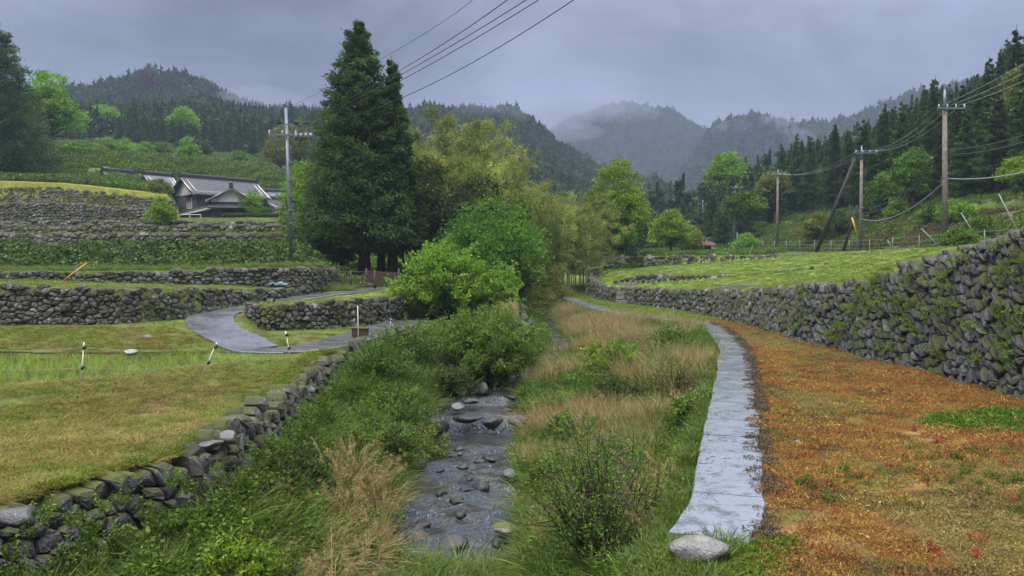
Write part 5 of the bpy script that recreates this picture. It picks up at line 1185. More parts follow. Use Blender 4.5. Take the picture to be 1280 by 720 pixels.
# ferns and moss clinging to the mossy wall
rg = np.random.default_rng(55); n = 520; y = rg.uniform(15, 32, n); t = rg.uniform(.12, 1.02, n); hw = TR(y); x = xw(y)-.25+.22*t*hw-.18
P = np.stack([x, y, t*hw], 1); P = P[fbm(y*.9, t*3, 151)[...] > .45]
scatter('wall_moss', 'moss cushions clinging to the tall wall', P, PC['moss'], U(P, .6, 1.7), tilt=.3)
P = P[::4]+np.array([-.03, 0, 0]); scatter('wall_ferns', 'small ferns growing out of the tall wall', P, PC['weedb'], U(P, .4, .9), tilt=.5)
n = 420; y = rg.uniform(7, 34, n); P = np.stack([xl(y)+.3+rg.uniform(0, .35, n), y, -1.1+rg.uniform(0, .9, n)], 1); scatter('wall_ferns', 'weeds growing out of the left stream wall', P, PC['weed'], U(P, .4, .9), tilt=.5)

# ------------------------------------------------------------------ far woods on the hills
WV = []
for i in range(5): WV.append((cedar_crown(12, 2.6, 80, 8, 640+i, .05, 1.5, .65, .8, None, 0, 0, .3).me('far_conifer'), M['wood_far']))
for i in range(4):
    lo_ = [(0, 0, 5, 3, 3, 3.4), (1.6, .6, 4.2, 2.2, 2.2, 2.6), (-1.4, -.8, 4.0, 2.3, 2.3, 2.6), (.3, -1.6, 4.4, 2, 2, 2.4)]
    WV.append((blob_crown(lo_, 60, 9, 650+i, 1.3, .9, .7).me('far_broadleaf'), M['wood_far']))
PC['wood'] = protocoll('wood', WV)
def wood(name, label, n, y0, y1, u0, u1, sd, s0, s1, dens=.0):
    rg = np.random.default_rng(sd); y = np.sqrt(rg.uniform(y0*y0, y1*y1, n)); u = rg.uniform(u0, u1, n); x = u*y; z = H(x, y)
    P = np.stack([x, y, z-.4], 1); scatter(name, label, P, PC['wood'], rg.uniform(s0, s1, n), tilt=.03, rg=rg)
wood('hill_forest', 'mixed wood covering the left hill behind the terraces', 9500, 225, 480, -.70, -.14, 71, .55, 1.05)
wood('hill_forest', 'mixed wood covering the middle hill behind the bamboo', 8500, 230, 490, -.16, .27, 72, .5, .95)
wood('hill_forest', 'misty wood on the distant hills at the valley head', 15000, 640, 1360, -.02, .72, 73, .9, 1.7)
wood('hill_forest', 'dark wood behind the right cedars', 3200, 170, 460, .17, .75, 74, .8, 1.3)
# light fresh trees along the middle hill's right shoulder and the valley floor wood
wood('valley_wood', 'trees closing the valley floor behind the round trees', 1300, 135, 235, -.16, .24, 75, .45, .8)

# ------------------------------------------------------------------ air
def volmat(name, c, d):
    m, t, out = newmat(name); v = N(t, 'ShaderNodeVolumePrincipled'); v.inputs['Color'].default_value = rgba(c); v.inputs['Density'].default_value = d; v.inputs['Anisotropy'].default_value = 0.0
    t.links.new(v.outputs[0], out.inputs['Volume']); return m
hb = MB(); hb.box((0, 930, 175), (13200, 2050, 362)); hz = link('haze', hb.me('haze'), volmat('haze', (.34, .42, .56), .00058)); tag(hz, 'thin rain haze filling the valley', kind='stuff')
def mist(px, py, Y, rx, ry, rz_, d, label):
    x, y, z = WP(px, py, Y); mb = MB(); n, m_ = 20, 10; V = []; F = []
    for i in range(m_+1):
        for j in range(n):
            a = pi*i/m_; b = 2*pi*j/n; V.append((sin(a)*cos(b), sin(a)*sin(b), cos(a)))
    for i in range(m_):
        for j in range(n): F.append((i*n+j, (i+1)*n+j, (i+1)*n+(j+1) % n, i*n+(j+1) % n))
    V = np.array(V)*np.array([rx, ry, rz_]); mb.add(V, None, F); o = link('mist', mb.me('mist', True), volmat('mist', (.46, .50, .64), d), loc=(x, y, z)); tag(o, label, kind='stuff')
mist(668, 150, 1180, 90, 70, 22, .0075, 'low cloud swallowing the left end of the distant crest')
mist(725, 136, 1210, 70, 60, 16, .008, 'thin cloud strip along the distant crest')
mist(775, 142, 1190, 60, 60, 20, .006, 'soft cloud at the right end of the distant crest')
mist(700, 165, 1050, 60, 50, 12, .006, 'torn cloud hanging below the distant crest')
mist(915, 170, 850, 26, 40, 16, .010, 'wisp of mist on the distant right hill')
mist(960, 160, 840, 30, 40, 12, .008, 'second wisp of mist on the crest of the distant right hill')
mist(990, 185, 800, 22, 40, 20, .009, 'third wisp of mist lower on the distant right hill')
mist(330, 132, 420, 26, 30, 9, .012, 'wisp of mist sliding over the left hill')
mist(610, 145, 430, 22, 26, 6, .010, 'wisp of mist over the middle hill')

# ------------------------------------------------------------------ boulders and stream stones
def rock_mesh(seed, flat=.6, sub=3, rough=.22, ang=.5):
    import bmesh
    bm = bmesh.new(); bmesh.ops.create_icosphere(bm, subdivisions=sub, radius=1); rg = np.random.default_rng(seed)
    V = np.array([v.co[:] for v in bm.verts]); F3 = np.array([[v.index for v in f.verts] for f in bm.faces]); bm.free()
    pl = unit(rg.normal(size=(9, 3)))
    for p in pl:
        d = V@p; lim = rg.uniform(.55, .85); k = d > lim; V[k] -= ((d[k]-lim)*(.9-ang*.2))[:, None]*p
    nn = fbm(V[:, 0]*1.6+seed, V[:, 1]*1.6+V[:, 2]*1.3, seed, 4)-.5
    V = V*(1+nn[:, None]*rough*2); V[:, 2] *= flat
    mb = MB(); mb.add(V, F3, None, rg.random()); return mb.me('rock', smooth=(sub > 2))
RK = [rock_mesh(700+i, .45+.08*(i % 4)) for i in range(8)]
def rock(px, py, zg, w, label, mt, k, group=None, name='rock', asp=.75, hgt=None, rz=None, sink=.25):
    """stone of width w metres whose base stands at level zg under photo pixel (px, py)"""
    d = (CAMZ-zg)/((py-330)/1000); Y = d; x = (px-640)/1000*Y
    me = RK[k % 8].copy(); me.materials.clear(); me.materials.append(M[mt])
    o = bpy.data.objects.new(name, me); C.objects.link(o); s = w/2
    o.scale = (s, s*asp, s*(hgt or .8)); o.rotation_euler = (0, 0, k*1.7 if rz is None else rz); o.location = (x, Y, zg+s*.3*(1-sink))
    tag(o, label, 'rock', group, 'thing'); return o
rock(632, 668, -1.78, .62, 'large pale flat boulder half hidden by grass at the right water edge', 'pale_stone', 1, hgt=.7)
rock(878, 705, .02, .72, 'grey rounded rock at the near end of the footpath', 'rock', 2, hgt=.8)
rock(840, 712, -.1, .42, 'moss capped stone beside the grey rock at the footpath end', 'stone_dark', 3)
rock(672, 640, -1.5, .3, 'small stone in the grass above the pale boulder', 'rock', 4)
rock(507, 572, -1.75, .42, 'light grey stone at the left water edge', 'pale_stone', 5, hgt=.9)
rock(522, 588, -1.75, .50, 'dark rock leaning on the light grey stone at the left water edge', 'river_stone', 6, hgt=1.0)
rock(545, 540, -1.6, .85, 'big rounded dark boulder at the left of the small fall', 'river_stone', 7, hgt=1.0)
rock(527, 556, -1.75, .45, 'pale rock below the big boulder of the fall', 'rock', 8)
rock(585, 528, -1.42, .95, 'broad wet slab the water spills over', 'river_stone', 9, hgt=.55)
rock(617, 533, -1.5, .80, 'brown wet rock in the middle of the small fall', 'river_stone', 10, hgt=.7)
rock(648, 530, -1.4, .60, 'rock at the right end of the small fall', 'rock', 11)
rock(572, 512, -1.2, .62, 'grey boulder above the fall on the left side', 'rock', 12, hgt=.8)
rock(588, 505, -1.15, .45, 'mossy stone beside the grey boulder above the fall', 'stone_dark', 13)
rock(603, 492, -1.05, .75, 'large dark boulder under the willow bush', 'river_stone', 14, hgt=1.2)
rock(590, 478, -1.0, .8, 'tall pale rock under the willow bush', 'rock', 15, hgt=1.3)
rock(640, 500, -1.1, .5, 'flat stone at the head of the upper pool', 'river_stone', 16)
rock(548, 592, -1.84, .34, 'dark wet stone below the pool lip', 'river_stone', 17)
rock(578, 588, -1.84, .40, 'long low dark stone in mid stream below the pool', 'river_stone', 18, hgt=.7)
rock(602, 577, -1.82, .34, 'twin dark stone in the upper rapids, left one', 'river_stone', 19)
rock(614, 578, -1.82, .30, 'twin dark stone in the upper rapids, right one', 'river_stone', 20)
rock(586, 603, -1.86, .24, 'small dark stone in the centre of the rapids', 'river_stone', 21, hgt=1.1)
rock(601, 614, -1.87, .42, 'sharp dark rock standing in the right rapids', 'river_stone', 22, hgt=1.1)
rock(551, 622, -1.88, .34, 'rounded dark stone in the left rapids', 'river_stone', 23)
rock(574, 633, -1.89, .34, 'round black stone breaking the current in mid stream', 'river_stone', 24, hgt=1.0)
rock(574, 648, -1.9, .32, 'black stone right below the round one', 'river_stone', 25, hgt=.9)
rock(566, 690, -1.95, .60, 'brown wet rock at the near left side of the stream', 'river_stone', 26, hgt=1.0)
rock(640, 598, -1.8, .6, 'reddish flat rock at the right bank of the rapids', 'rock', 27, hgt=.6)
rock(655, 572, -1.7, .5, 'brown stone at the right bank above the rapids', 'rock', 28, hgt=.7)
rg = np.random.default_rng(12)
for q in range(32):
    Y = rg.uniform(12.5, 21) if q < 25 else rg.uniform(23, 30); x = float(xs(Y))+rg.uniform(-1.0, 1.0)*float(ws(Y)); 
    o = bpy.data.objects.new('stream_stone', RK[q % 8].copy()); o.data.materials.clear(); o.data.materials.append(M['river_stone']); C.objects.link(o); s = rg.uniform(.06, .21)
    o.scale = (s, s*.8, s*.9); o.rotation_euler = (0, 0, q); o.location = (x, Y, float(zs(Y))+.0*s)
    tag(o, 'small dark wet stone just breaking the stream surface', 'rock', 'small wet stones in the rapids', 'thing')
# stones on the field wall crest and lying about
rock(283, 552, .0, .45, 'pale capstone at the step of the left field wall', 'rock', 31, hgt=.8)
rock(262, 560, .05, .46, 'flat grey stone fallen at the step of the left field wall', 'rock', 32, hgt=.6)
rock(15, 655, -.12, .55, 'rounded grey stone at the left end of the tumbled wall', 'rock', 33, hgt=1.1)
rock(162, 443, .25, .5, 'pale flat stone at the paddy edge', 'pale_stone', 34, hgt=.6)
rock(183, 424, .5, .4, 'stone of the dry rill above the paddy', 'rock', 35)
rock(262, 420, .45, .32, 'small pale stone on the grass slope by the lane', 'pale_stone', 36)
rock(463, 358, 1.75, .8, 'boulder beside the iron gate under the tall cedar', 'rock', 37, hgt=1.0)
rock(1000, 556, .03, .16, 'small white stone in the rusty field', 'pale_stone', 38)

# ------------------------------------------------------------------ poles and wires
def crossarm(mb, x, z, w, ang=0, t=.09):
    mb.box((x, 0, z), (w, t, t), ang)
def pole(name, px, pyb, pyt, Y, zb, label, r=.15, arms=(), mat='pole', toplen=0, lean=(0, 0), cat='utility pole', extras=None, spread=1.0):
    x = (px-640)/1000*Y; top = WP(px, pyt, Y)[2]; h = top-zb
    root = empty(name, (x, Y, zb), label, cat); mb = MB(); hb_ = h-toplen
    mb.tube([(0, 0, -.4), (lean[0]*hb_, lean[1]*hb_, hb_)], [r, r*.68], 12); link('pole', mb.me('pole', True), M[mat], root)
    if toplen:
        mb = MB(); mb.tube([(lean[0]*hb_, lean[1]*hb_, hb_-.1), (lean[0]*h, lean[1]*h, h)], [r*.62, r*.35], 10); link('top_pipe', mb.me('top_pipe', True), M['galv'], root)
    for (fz, w, nins, off) in arms:
        z = fz*h; mb = MB(); cx = lean[0]*z+off; mb.box((cx, -.16, z), (w, .09, .10)); mb.box((cx-w*.18, -.1, z-.16), (.05, .05, .4), 0, .5, 0, .8)
        a = link('crossarm', mb.me('crossarm'), M['galv'], root)
        for q in range(nins):
            xx = cx+w*.46*(-1+2*q/max(1, nins-1)); ib = MB(); ib.tube([(xx, -.16, z+.04), (xx, -.16, z+.12), (xx, -.16, z+.15), (xx, -.16, z+.22), (xx, -.16, z+.26)], [.03, .05, .035, .055, .02], 8); link('insulator', ib.me('insulator', True), M['insul'], a)
    if extras: extras(root, h)
    return np.array([x, Y, zb]), h
def dn_extras(root, h):
    for q in range(4):
        mb = MB(); xx = .35+.27*q; mb.tube([(xx, -.2, h*.80), (xx, -.2, h*.84)], [.09, .09], 10); link('drum_insulator', mb.me('drum_insulator', True), M['galv'], root)
    for q in (-.5, .3, .75):
        mb = MB(); mb.box((q*1.2, -.15, h*.9), (.26, .12, .12)); link('fuse_box', mb.me('fuse_box'), M['black'], root)
    mb = MB(); mb.box((.1, -.15, h*.895), (1.6, .06, .06)); link('crossarm', mb.me('crossarm'), M['galv'], root)
    for q in (.28, .36, .45, .55, .66):
        mb = MB(); mb.tube([(0.0, 0, h*q-.05), (0, 0, h*q+.05)], [.15, .15], 10); link('band', mb.me('band'), M['galv'], root)
pL, hL = pole('steel_pole', 365, 326, 135, 45, gz(-12.4, 45), 'slim galvanised steel pole in front of the farmhouse terraces', .12, [(.83, 1.6, 3, -.2)], 'galv', lean=(-.03, 0), cat='utility pole', extras=dn_extras)
def guard(root, h):
    mb = MB(); mb.tube([(0, 0, .1), (0, 0, 1.0)], [.165, .16], 12); link('pole_guard', mb.me('pole_guard', True), M['orange'], root)
def boxes(root, h):
    mb = MB(); mb.tube([(.35, -.25, h*.62), (.35, -.25, h*.72)], [.2, .2], 12); link('transformer', mb.me('transformer', True), M['galv'], root)
    mb = MB(); mb.box((-.1, -.3, h*.66), (.3, .3, .4)); link('switch_box', mb.me('switch_box'), M['galv'], root)
def zr(px, Y): return gz((px-640)/1000*Y, Y)
A, hA = pole('utility_pole', 1181, 308, 112, 51, zr(1181, 51), 'nearest brown concrete utility pole rising over the mossy wall', .19, [(.88, 1.75, 4, .35)], 'pole', 1.3, (-.02, 0), extras=guard)
B, hB = pole('utility_pole', 1075, 318, 182, 72, zr(1075, 72), 'utility pole held by a long dark leaning prop', .17, [(.93, 2.0, 4, .35)], 'pole', 1.3, extras=guard)
Cp, hC = pole('utility_pole', 971, 312, 212, 98, zr(971, 98), 'brown utility pole left of the propped pole', .17, [(.93, 1.6, 3, .1)], 'pole', .8)
D_, hD = pole('utility_pole', 918, 318, 232, 112, zr(918, 112), 'utility pole with grey boxes before the umbrella shaped tree', .16, [(.96, 1.6, 3, .2), (.88, 1.0, 2, .1)], 'pole', .8, extras=boxes)
E, hE = pole('utility_pole', 878, 308, 250, 140, zr(878, 140), 'farthest utility pole with crowded hardware against the dark wood', .2, [(.9, 2.2, 4, .2), (.78, 1.8, 3, .2), (.68, 1.4, 3, .3)], 'galv', .8, extras=boxes)
pole('slim_pole', 887, 306, 278, 138, zr(887, 138), 'thin bare pole just right of the farthest utility pole', .1, (), 'pole_dark')
pole('slim_pole', 921, 322, 290, 92, zr(921, 92), 'short pale post at the back stone wall', .06, (), 'galv', cat='post')
pole('steel_post', 770, 334, 292, 78.5, zr(770, 78.5), 'short plain grey steel post before the round green tree', .10, (), 'galv', cat='post')
pole('slim_pole', 1061, 312, 255, 82, zr(1061, 82), 'thin dark pole behind the propped pole', .09, (), 'pole_dark')
def prop_(px0, py0, px1, py1, Y, r, label, yel):
    a = np.array(WP(px0, py0, Y)); a[2] = gz(a[0], Y); b = np.array(WP(px1, py1, Y-.6)); root = empty('pole_prop', tuple(a), label, 'pole prop'); mb = MB(); mb.tube([(0, 0, -.3), tuple(b-a)], [r, r*.75], 10); link('timber', mb.me('timber', True), M['pole_dark'], root)
    return a, b
prop_(1018, 328, 1069, 198, 71, .17, 'long tarred timber prop leaning against the second pole', False)
prop_(1052, 322, 1072, 256, 73, .12, 'shorter dark prop leaning at the foot of the second pole', False)
a = np.array(WP(1064, 290, 71.5)); b = np.array(WP(1069, 275, 71.4)); mb = MB(); mb.tube([WP(1071, 292, 71.2), WP(1065, 272, 71.2)], [.07, .07], 8); tag(link('wire_guard', mb.me('wire_guard', True), M['yellow']), 'yellow guy wire guard beside the second pole', 'wire guard', kind='thing')

def wire(p, q, sag, label, r=.012, mt='wire', group=None, n=18):
    p = np.array(p, float); q = np.array(q, float); t = np.linspace(0, 1, n)[:, None]; c = p*(1-t)+q*t; c[:, 2] -= sag*4*(t*(1-t))[:, 0]
    mb = MB(); mb.tube(c, r, 5, cap=False); tag(link('power_line', mb.me('power_line'), M[mt]), label, 'power line', group, 'thing')
def top(P, h, f, off=0): return (P[0]+off, P[1]-.16, P[2]+h*f+.2)
def WPt(px, py, Y): return np.array(WP(px, py, Y))
# wires from the steel pole over the camera; they cross the sky from the cedar to the top edge
ends = [(585, 0), (630, 0), (655, 0), (670, 0), (710, 0)]; mids = [(497, 62), (500, 88), (500, 94), (502, 100), (512, 118)]
names = ['leftmost thin power line rising across the sky', 'upper of the three close power lines crossing the sky', 'middle of the three close power lines crossing the sky', 'lower of the three close power lines crossing the sky', 'lowest single power line crossing the sky right of the cedar']
for i, (e_, m_, nm) in enumerate(zip(ends, mids, names)):
    p0 = np.array([pL[0]-.3+(.25*i), 45, pL[2]+hL*(.99 if i == 0 else .86)])
    Ye = 16.0; pe = WPt(e_[0]+ (e_[0]-m_[0])*.25, e_[1]+(e_[1]-m_[1])*.25, Ye)
    pm = WPt(m_[0], m_[1], 30)       # where the sagging line passes
    # parabola through the three points, parametrised by depth
    ts_ = np.linspace(0, 1, 30); u0, u1_, u2 = 45, 30, Ye; yv = 45+(Ye-45)*ts_
    def quad(a_, b_, c_): return a_*(yv-u1_)*(yv-u2)/((u0-u1_)*(u0-u2))+b_*(yv-u0)*(yv-u2)/((u1_-u0)*(u1_-u2))+c_*(yv-u0)*(yv-u1_)/((u2-u0)*(u2-u1_))
    xx = quad(p0[0], pm[0], pe[0]); zz_ = quad(p0[2], pm[2], pe[2])
    mb = MB(); mb.tube(np.stack([xx, yv, zz_], 1), (.012 if i else .007), 5, cap=False); tag(link('power_line', mb.me('power_line'), M['wire']), nm, 'power line', None, 'thing')
near = [WPt(1420, -10, 30), WPt(1420, 10, 30), WPt(1420, 28, 30)]
for i, nm in enumerate(('upper bare wire from the nearest pole to the right edge', 'middle bare wire from the nearest pole to the right edge', 'lower bare wire from the nearest pole to the right edge')):
    wire(top(A, hA, .88, -.4+.55*i), near[i], .3, nm, .014, 'wire_pale')
    wire(top(B, hB, .93, -.4+.55*i), top(A, hA, .88, -.4+.55*i), .9, ('upper', 'middle', 'lower')[i]+' wire sagging between the propped pole and the nearest pole', .014, 'wire_pale')
    wire(top(Cp, hC, .93, -.5+.4*i), top(B, hB, .93, -.4+.55*i), .9, ('upper', 'middle', 'lower')[i]+' wire between the brown pole and the propped pole', .012, 'wire_pale')
wire(top(D_, hD, .93), top(Cp, hC, .9), .7, 'wire between the boxed pole and the brown pole', .014, 'wire')
wire(top(E, hE, .85), top(D_, hD, .9), .7, 'wire between the farthest pole and the boxed pole', .014, 'wire')
for i, (f, py) in enumerate(((.60, 118), (.57, 130), (.42, 178))):
    wire(top(A, hA, f), WPt(1400, py, 32), .5, ('upper thick cable across the cedars right of the nearest pole', 'second thick cable across the cedars right of the nearest pole', 'low pale cable running above the bank to the right edge')[i], .03, 'wire' if i < 2 else 'wire_pale')
    wire(top(B, hB, (.40, .36, .30)[i]), top(A, hA, f), 1.0, ('upper thick cable between the two big poles', 'second thick cable between the two big poles', 'lowest cable hanging between the two big poles')[i], .03, 'wire' if i < 2 else 'wire_pale')
    if i < 2: wire(top(Cp, hC, .5-.1*i), top(B, hB, (.40, .36)[i]), .8, ('higher', 'lower')[i]+' communication cable behind the leaning prop', .02)
# slanted steel stakes and fence along the bank
for i, (x0, y0, x1, y1, Y, lab) in enumerate(((1168, 302, 1150, 284, 56, 'slanting steel stake left of the nearest pole'), (1222, 300, 1200, 264, 52, 'long slanting steel stake right of the nearest pole'), (1272, 288, 1247, 240, 48, 'longest slanting steel stake near the right edge'), (1125, 326, 1108, 298, 54, 'slanting steel stake at the road before the bank'), (1024, 352, 1015, 335, 50, 'thin slanting stake on the green terrace'), (1042, 348, 1032, 330, 52, 'second thin slanting stake on the green terrace'), (1094, 330, 1084, 312, 52, 'thin slanting stake near the end of the green terrace'))):
    a = WPt(x0, y0, Y); b = WPt(x1, y1, Y); g0 = gz(a[0], Y)-.2; a = a+(b-a)*((g0-a[2])/(b[2]-a[2])) if g0 < a[2]+2 else a
    root = empty('steel_stake', tuple(a), lab, 'stake'); mb = MB(); mb.tube([(0, 0, 0), tuple(b-a)], [.035, .03], 8); link('tube', mb.me('tube', True), M['steel_pale'], root)
    mb = MB(); mb.box(tuple(b-a), (.16, .12, .12)); link('clamp', mb.me('clamp'), M['black'], root)
for i in range(16):
    Y = 44+i*4.2; x = 30.9; z = gz(x, Y); root = empty('fence_post', (x, Y, z), 'thin white fence post in the row at the foot of the forest bank', 'fence post', 'white fence posts along the bank foot')
    mb = MB(); mb.tube([(0, 0, -.2), (0, 0, 1.25)], [.022, .02], 8); link('post', mb.me('post', True), M['steel_pale'], root)
    mb = MB(); mb.tube([(0, 0, 1.25), (0, 0, 1.29)], [.038, .03], 8); link('cap', mb.me('cap', True), M['galv'], root)
for i, z in enumerate((.45, .8, 1.15)):
    mb = MB(); mb.tube([(30.87, 44+k*4.2, gz(30.9, 44+k*4.2)+z) for k in range(16)], .008, 4, cap=False); tag(link('fence_wire', mb.me('fence_wire'), M['wire_pale']), ('lowest', 'middle', 'top')[i]+' strand of the wire fence at the foot of the forest bank', 'fence wire', kind='thing')

# electric fence stakes round the paddy
def stake(px, pyb, pxt, pyt, zg, label, ins=2):
    Y = (CAMZ-zg)/((pyb-330)/1000); a = WPt(px, pyb, Y); b = WPt(pxt, pyt, Y); root = empty('fence_stake', tuple(a), label, 'fence stake'); d = b-a
    mb = MB(); mb.tube([tuple(-d*.12), tuple(d)], [.015, .014], 8); link('rod', mb.me('rod', True), M['white'], root)
    for q in range(ins):
        c = d*(.88-.5*q); mb = MB(); mb.tube([c+np.array([0, -.02, -.04]), c+np.array([.05, -.04, 0]), c+np.array([.03, -.02, .05])], [.03, .045, .02], 8); link('clip', mb.me('clip', True), M['black'], root)
    return a+d*.88, a+d*.38
s1 = stake(101, 478, 105, 428, .3, 'upright white electric fence stake at the paddy edge')
s2 = stake(253, 468, 271, 428, .27, 'leaning white electric fence stake left of the lane')
s3 = stake(363, 447, 357, 414, .3, 'white fence stake at the foot of the lane')
s4 = stake(448, 424, 447, 382, .27, 'thin white rod behind the rusty box', 0)
s5 = stake(487, 412, 489, 398, .32, 'short white peg at the wall edge by the lane', 1)
def cord(a, b, lab):
    a = np.array(a); b = np.array(b); t = np.linspace(0, 1, 12)[:, None]; c = a*(1-t)+b*t; c[:, 2] -= .10*4*(t*(1-t))[:, 0]; mb = MB(); mb.tube(c, .0016, 4, cap=False); tag(link('electric_wire', mb.me('electric_wire'), M['wire_pale']), lab, 'fence wire', kind='thing')
left_ = WPt(-60, 432, 17.5); cord(left_, s1[0], 'upper fence cord left of the upright stake'); cord(left_-np.array([0, 0, .4]), s1[1], 'lower fence cord left of the upright stake')
cord(s1[0], s2[0], 'upper fence cord between the upright and the leaning stake'); cord(s1[1], s2[1], 'lower fence cord between the upright and the leaning stake'); cord(s2[0], s3[0], 'upper fence cord between the leaning stake and the lane'); cord(s2[1], s3[1], 'lower fence cord between the leaning stake and the lane')
# black board along the far paddy edge
mb = MB()
for x in np.arange(-27, -6.9, 1.5): mb.box((x+.75, 24.93+.02*sin(x), .17+.01*sin(x*3)), (1.52, .04, .15), .006*sin(x*5))
tag(link('paddy_board', mb.me('paddy_board'), M['black']), 'long black plastic edging board behind the paddy', 'edging board', kind='thing')
# rusty box by the stream wall
x, y, z = WP(447, 424, 29.6); root = empty('rusty_box', (x+.1, y, .30), 'small rusty metal box at the wall edge beside the lane', 'box')
mb = MB(); mb.box((0, 0, .16), (.55, .4, .30)); link('body', mb.me('body'), M['rustiron'], root); mb = MB(); mb.box((0, 0, .325), (.60, .45, .03), 0, .5, 0, .03); link('lid', mb.me('lid'), M['rustiron'], root)
# iron gate / barrier below the cedar
root = empty('iron_gate', (-8.6, 42.2, 1.68), 'low rusty iron gate at the top of the farm lane', 'gate')
for x in (-1.2, .1, 1.35): 
    mb = MB(); mb.tube([(x, 0, -.2), (x, 0, 1.0)], [.06, .055], 8); link('post', mb.me('post', True), M['rustiron'], root)
for z in (.15, .5, .9):
    mb = MB(); mb.tube([(-1.2, 0, z), (1.35, 0, z)], [.025, .025], 6); link('rail', mb.me('rail', True), M['rustiron'], root)
mb = MB()
for q in range(20): mb.tube([(-1.15+q*.13, 0, .15), (-1.15+q*.13, 0, .9)], [.01, .01], 5)
link('bars', mb.me('bars'), M['rustiron'], root)
x, y, z = WP(470, 366, 44); root = empty('iron_fence', (-7.6, 44.5, 1.7), 'rusty iron fence panel leaning by the cedar trunks', 'fence'); mb = MB(); mb.box((.4, 0, .5), (1.9, .04, .75), 0, .5, 0, .05); link('panel', mb.me('panel'), M['rustiron'], root)
for x in (-.5, 1.3):
    mb = MB(); mb.tube([(x, 0, -.2), (x, 0, 1.05)], [.05, .05], 8); link('post', mb.me('post', True), M['rustiron'], root)
# small things on the left
a = WPt(80, 350, 33.5); b = WPt(108, 329, 34.5); mb = MB(); mb.tube([a, b], [.03, .03], 8); tag(link('orange_pipe', mb.me('orange_pipe', True), M['orange']), 'thin orange pipe slanting over the second wall', 'pipe', kind='thing')
x, y, z = WP(341, 366, 38.2); mb = MB()
for q in range(7): mb.box((x+.1*q, 37.9+.02*q, gz(x-.2, 37.6)+.16+.05*sin(q*2)), (.16, .3, .05), .3*q, .5, 0, .3*sin(q))
tag(link('plastic_sheet', mb.me('plastic_sheet'), M['bluesheet']), 'crumpled pale blue plastic sheet at the foot of the second wall', 'sheet', kind='thing')
# stone steps in the right terrace walls
def steps(px, pyt, Y, n, w, label, ang=0, zb=None):
    x = (px-640)/1000*Y; zb = gz(x, Y-1.5) if zb is None else zb; root = empty('stone_steps', (x, Y, zb), label, 'steps', None, ang); zt_ = WP(px, pyt, Y)[2]; hgt = (zt_-zb)/n
    for q in range(n):
        mb = MB(); mb.box((0, -.3*(n-q), hgt*(q+.5)-.02), (w*(1+.08*sin(q*3)), .42, hgt*.82), .04*sin(q*5)); link('step', mb.me('step'), M['pale_stone'], root)
steps(786, 352, 57.0, 5, 1.3, 'stone steps climbing the curved terrace wall', -.3)
steps(1030, 372, 32.5, 3, .9, 'small stone steps notched in the long right wall', 1.3)
mb = MB(); 
for q in range(6): mb.box(((q-2.5)*.55, .05*sin(q*2), .04), (.58, .8, .12), .05*sin(q*3))
o = link('stone_slabs', mb.me('stone_slabs'), M['pale_stone'], None, (13.3, 45, gz(13.3, 45)+.02), None, .1); tag(o, 'pale flat slab on the green terrace edge above the long wall', 'stone slab', kind='thing')
root = empty('handrail', (6.1, 66, gz(7.2, 66)), 'grey metal handrail frame at the bend of the terrace wall', 'handrail')
for x in (-.0, 1.2, 2.3):
    mb = MB(); mb.tube([(x, 0, -.3), (x, 0, 1.0+.2*x)], [.02, .02], 6); link('post', mb.me('post'), M['galv'], root)
mb = MB(); mb.tube([(0, 0, .95), (2.3, 0, 1.4)], [.018, .018], 6); link('rail', mb.me('rail'), M['galv'], root)
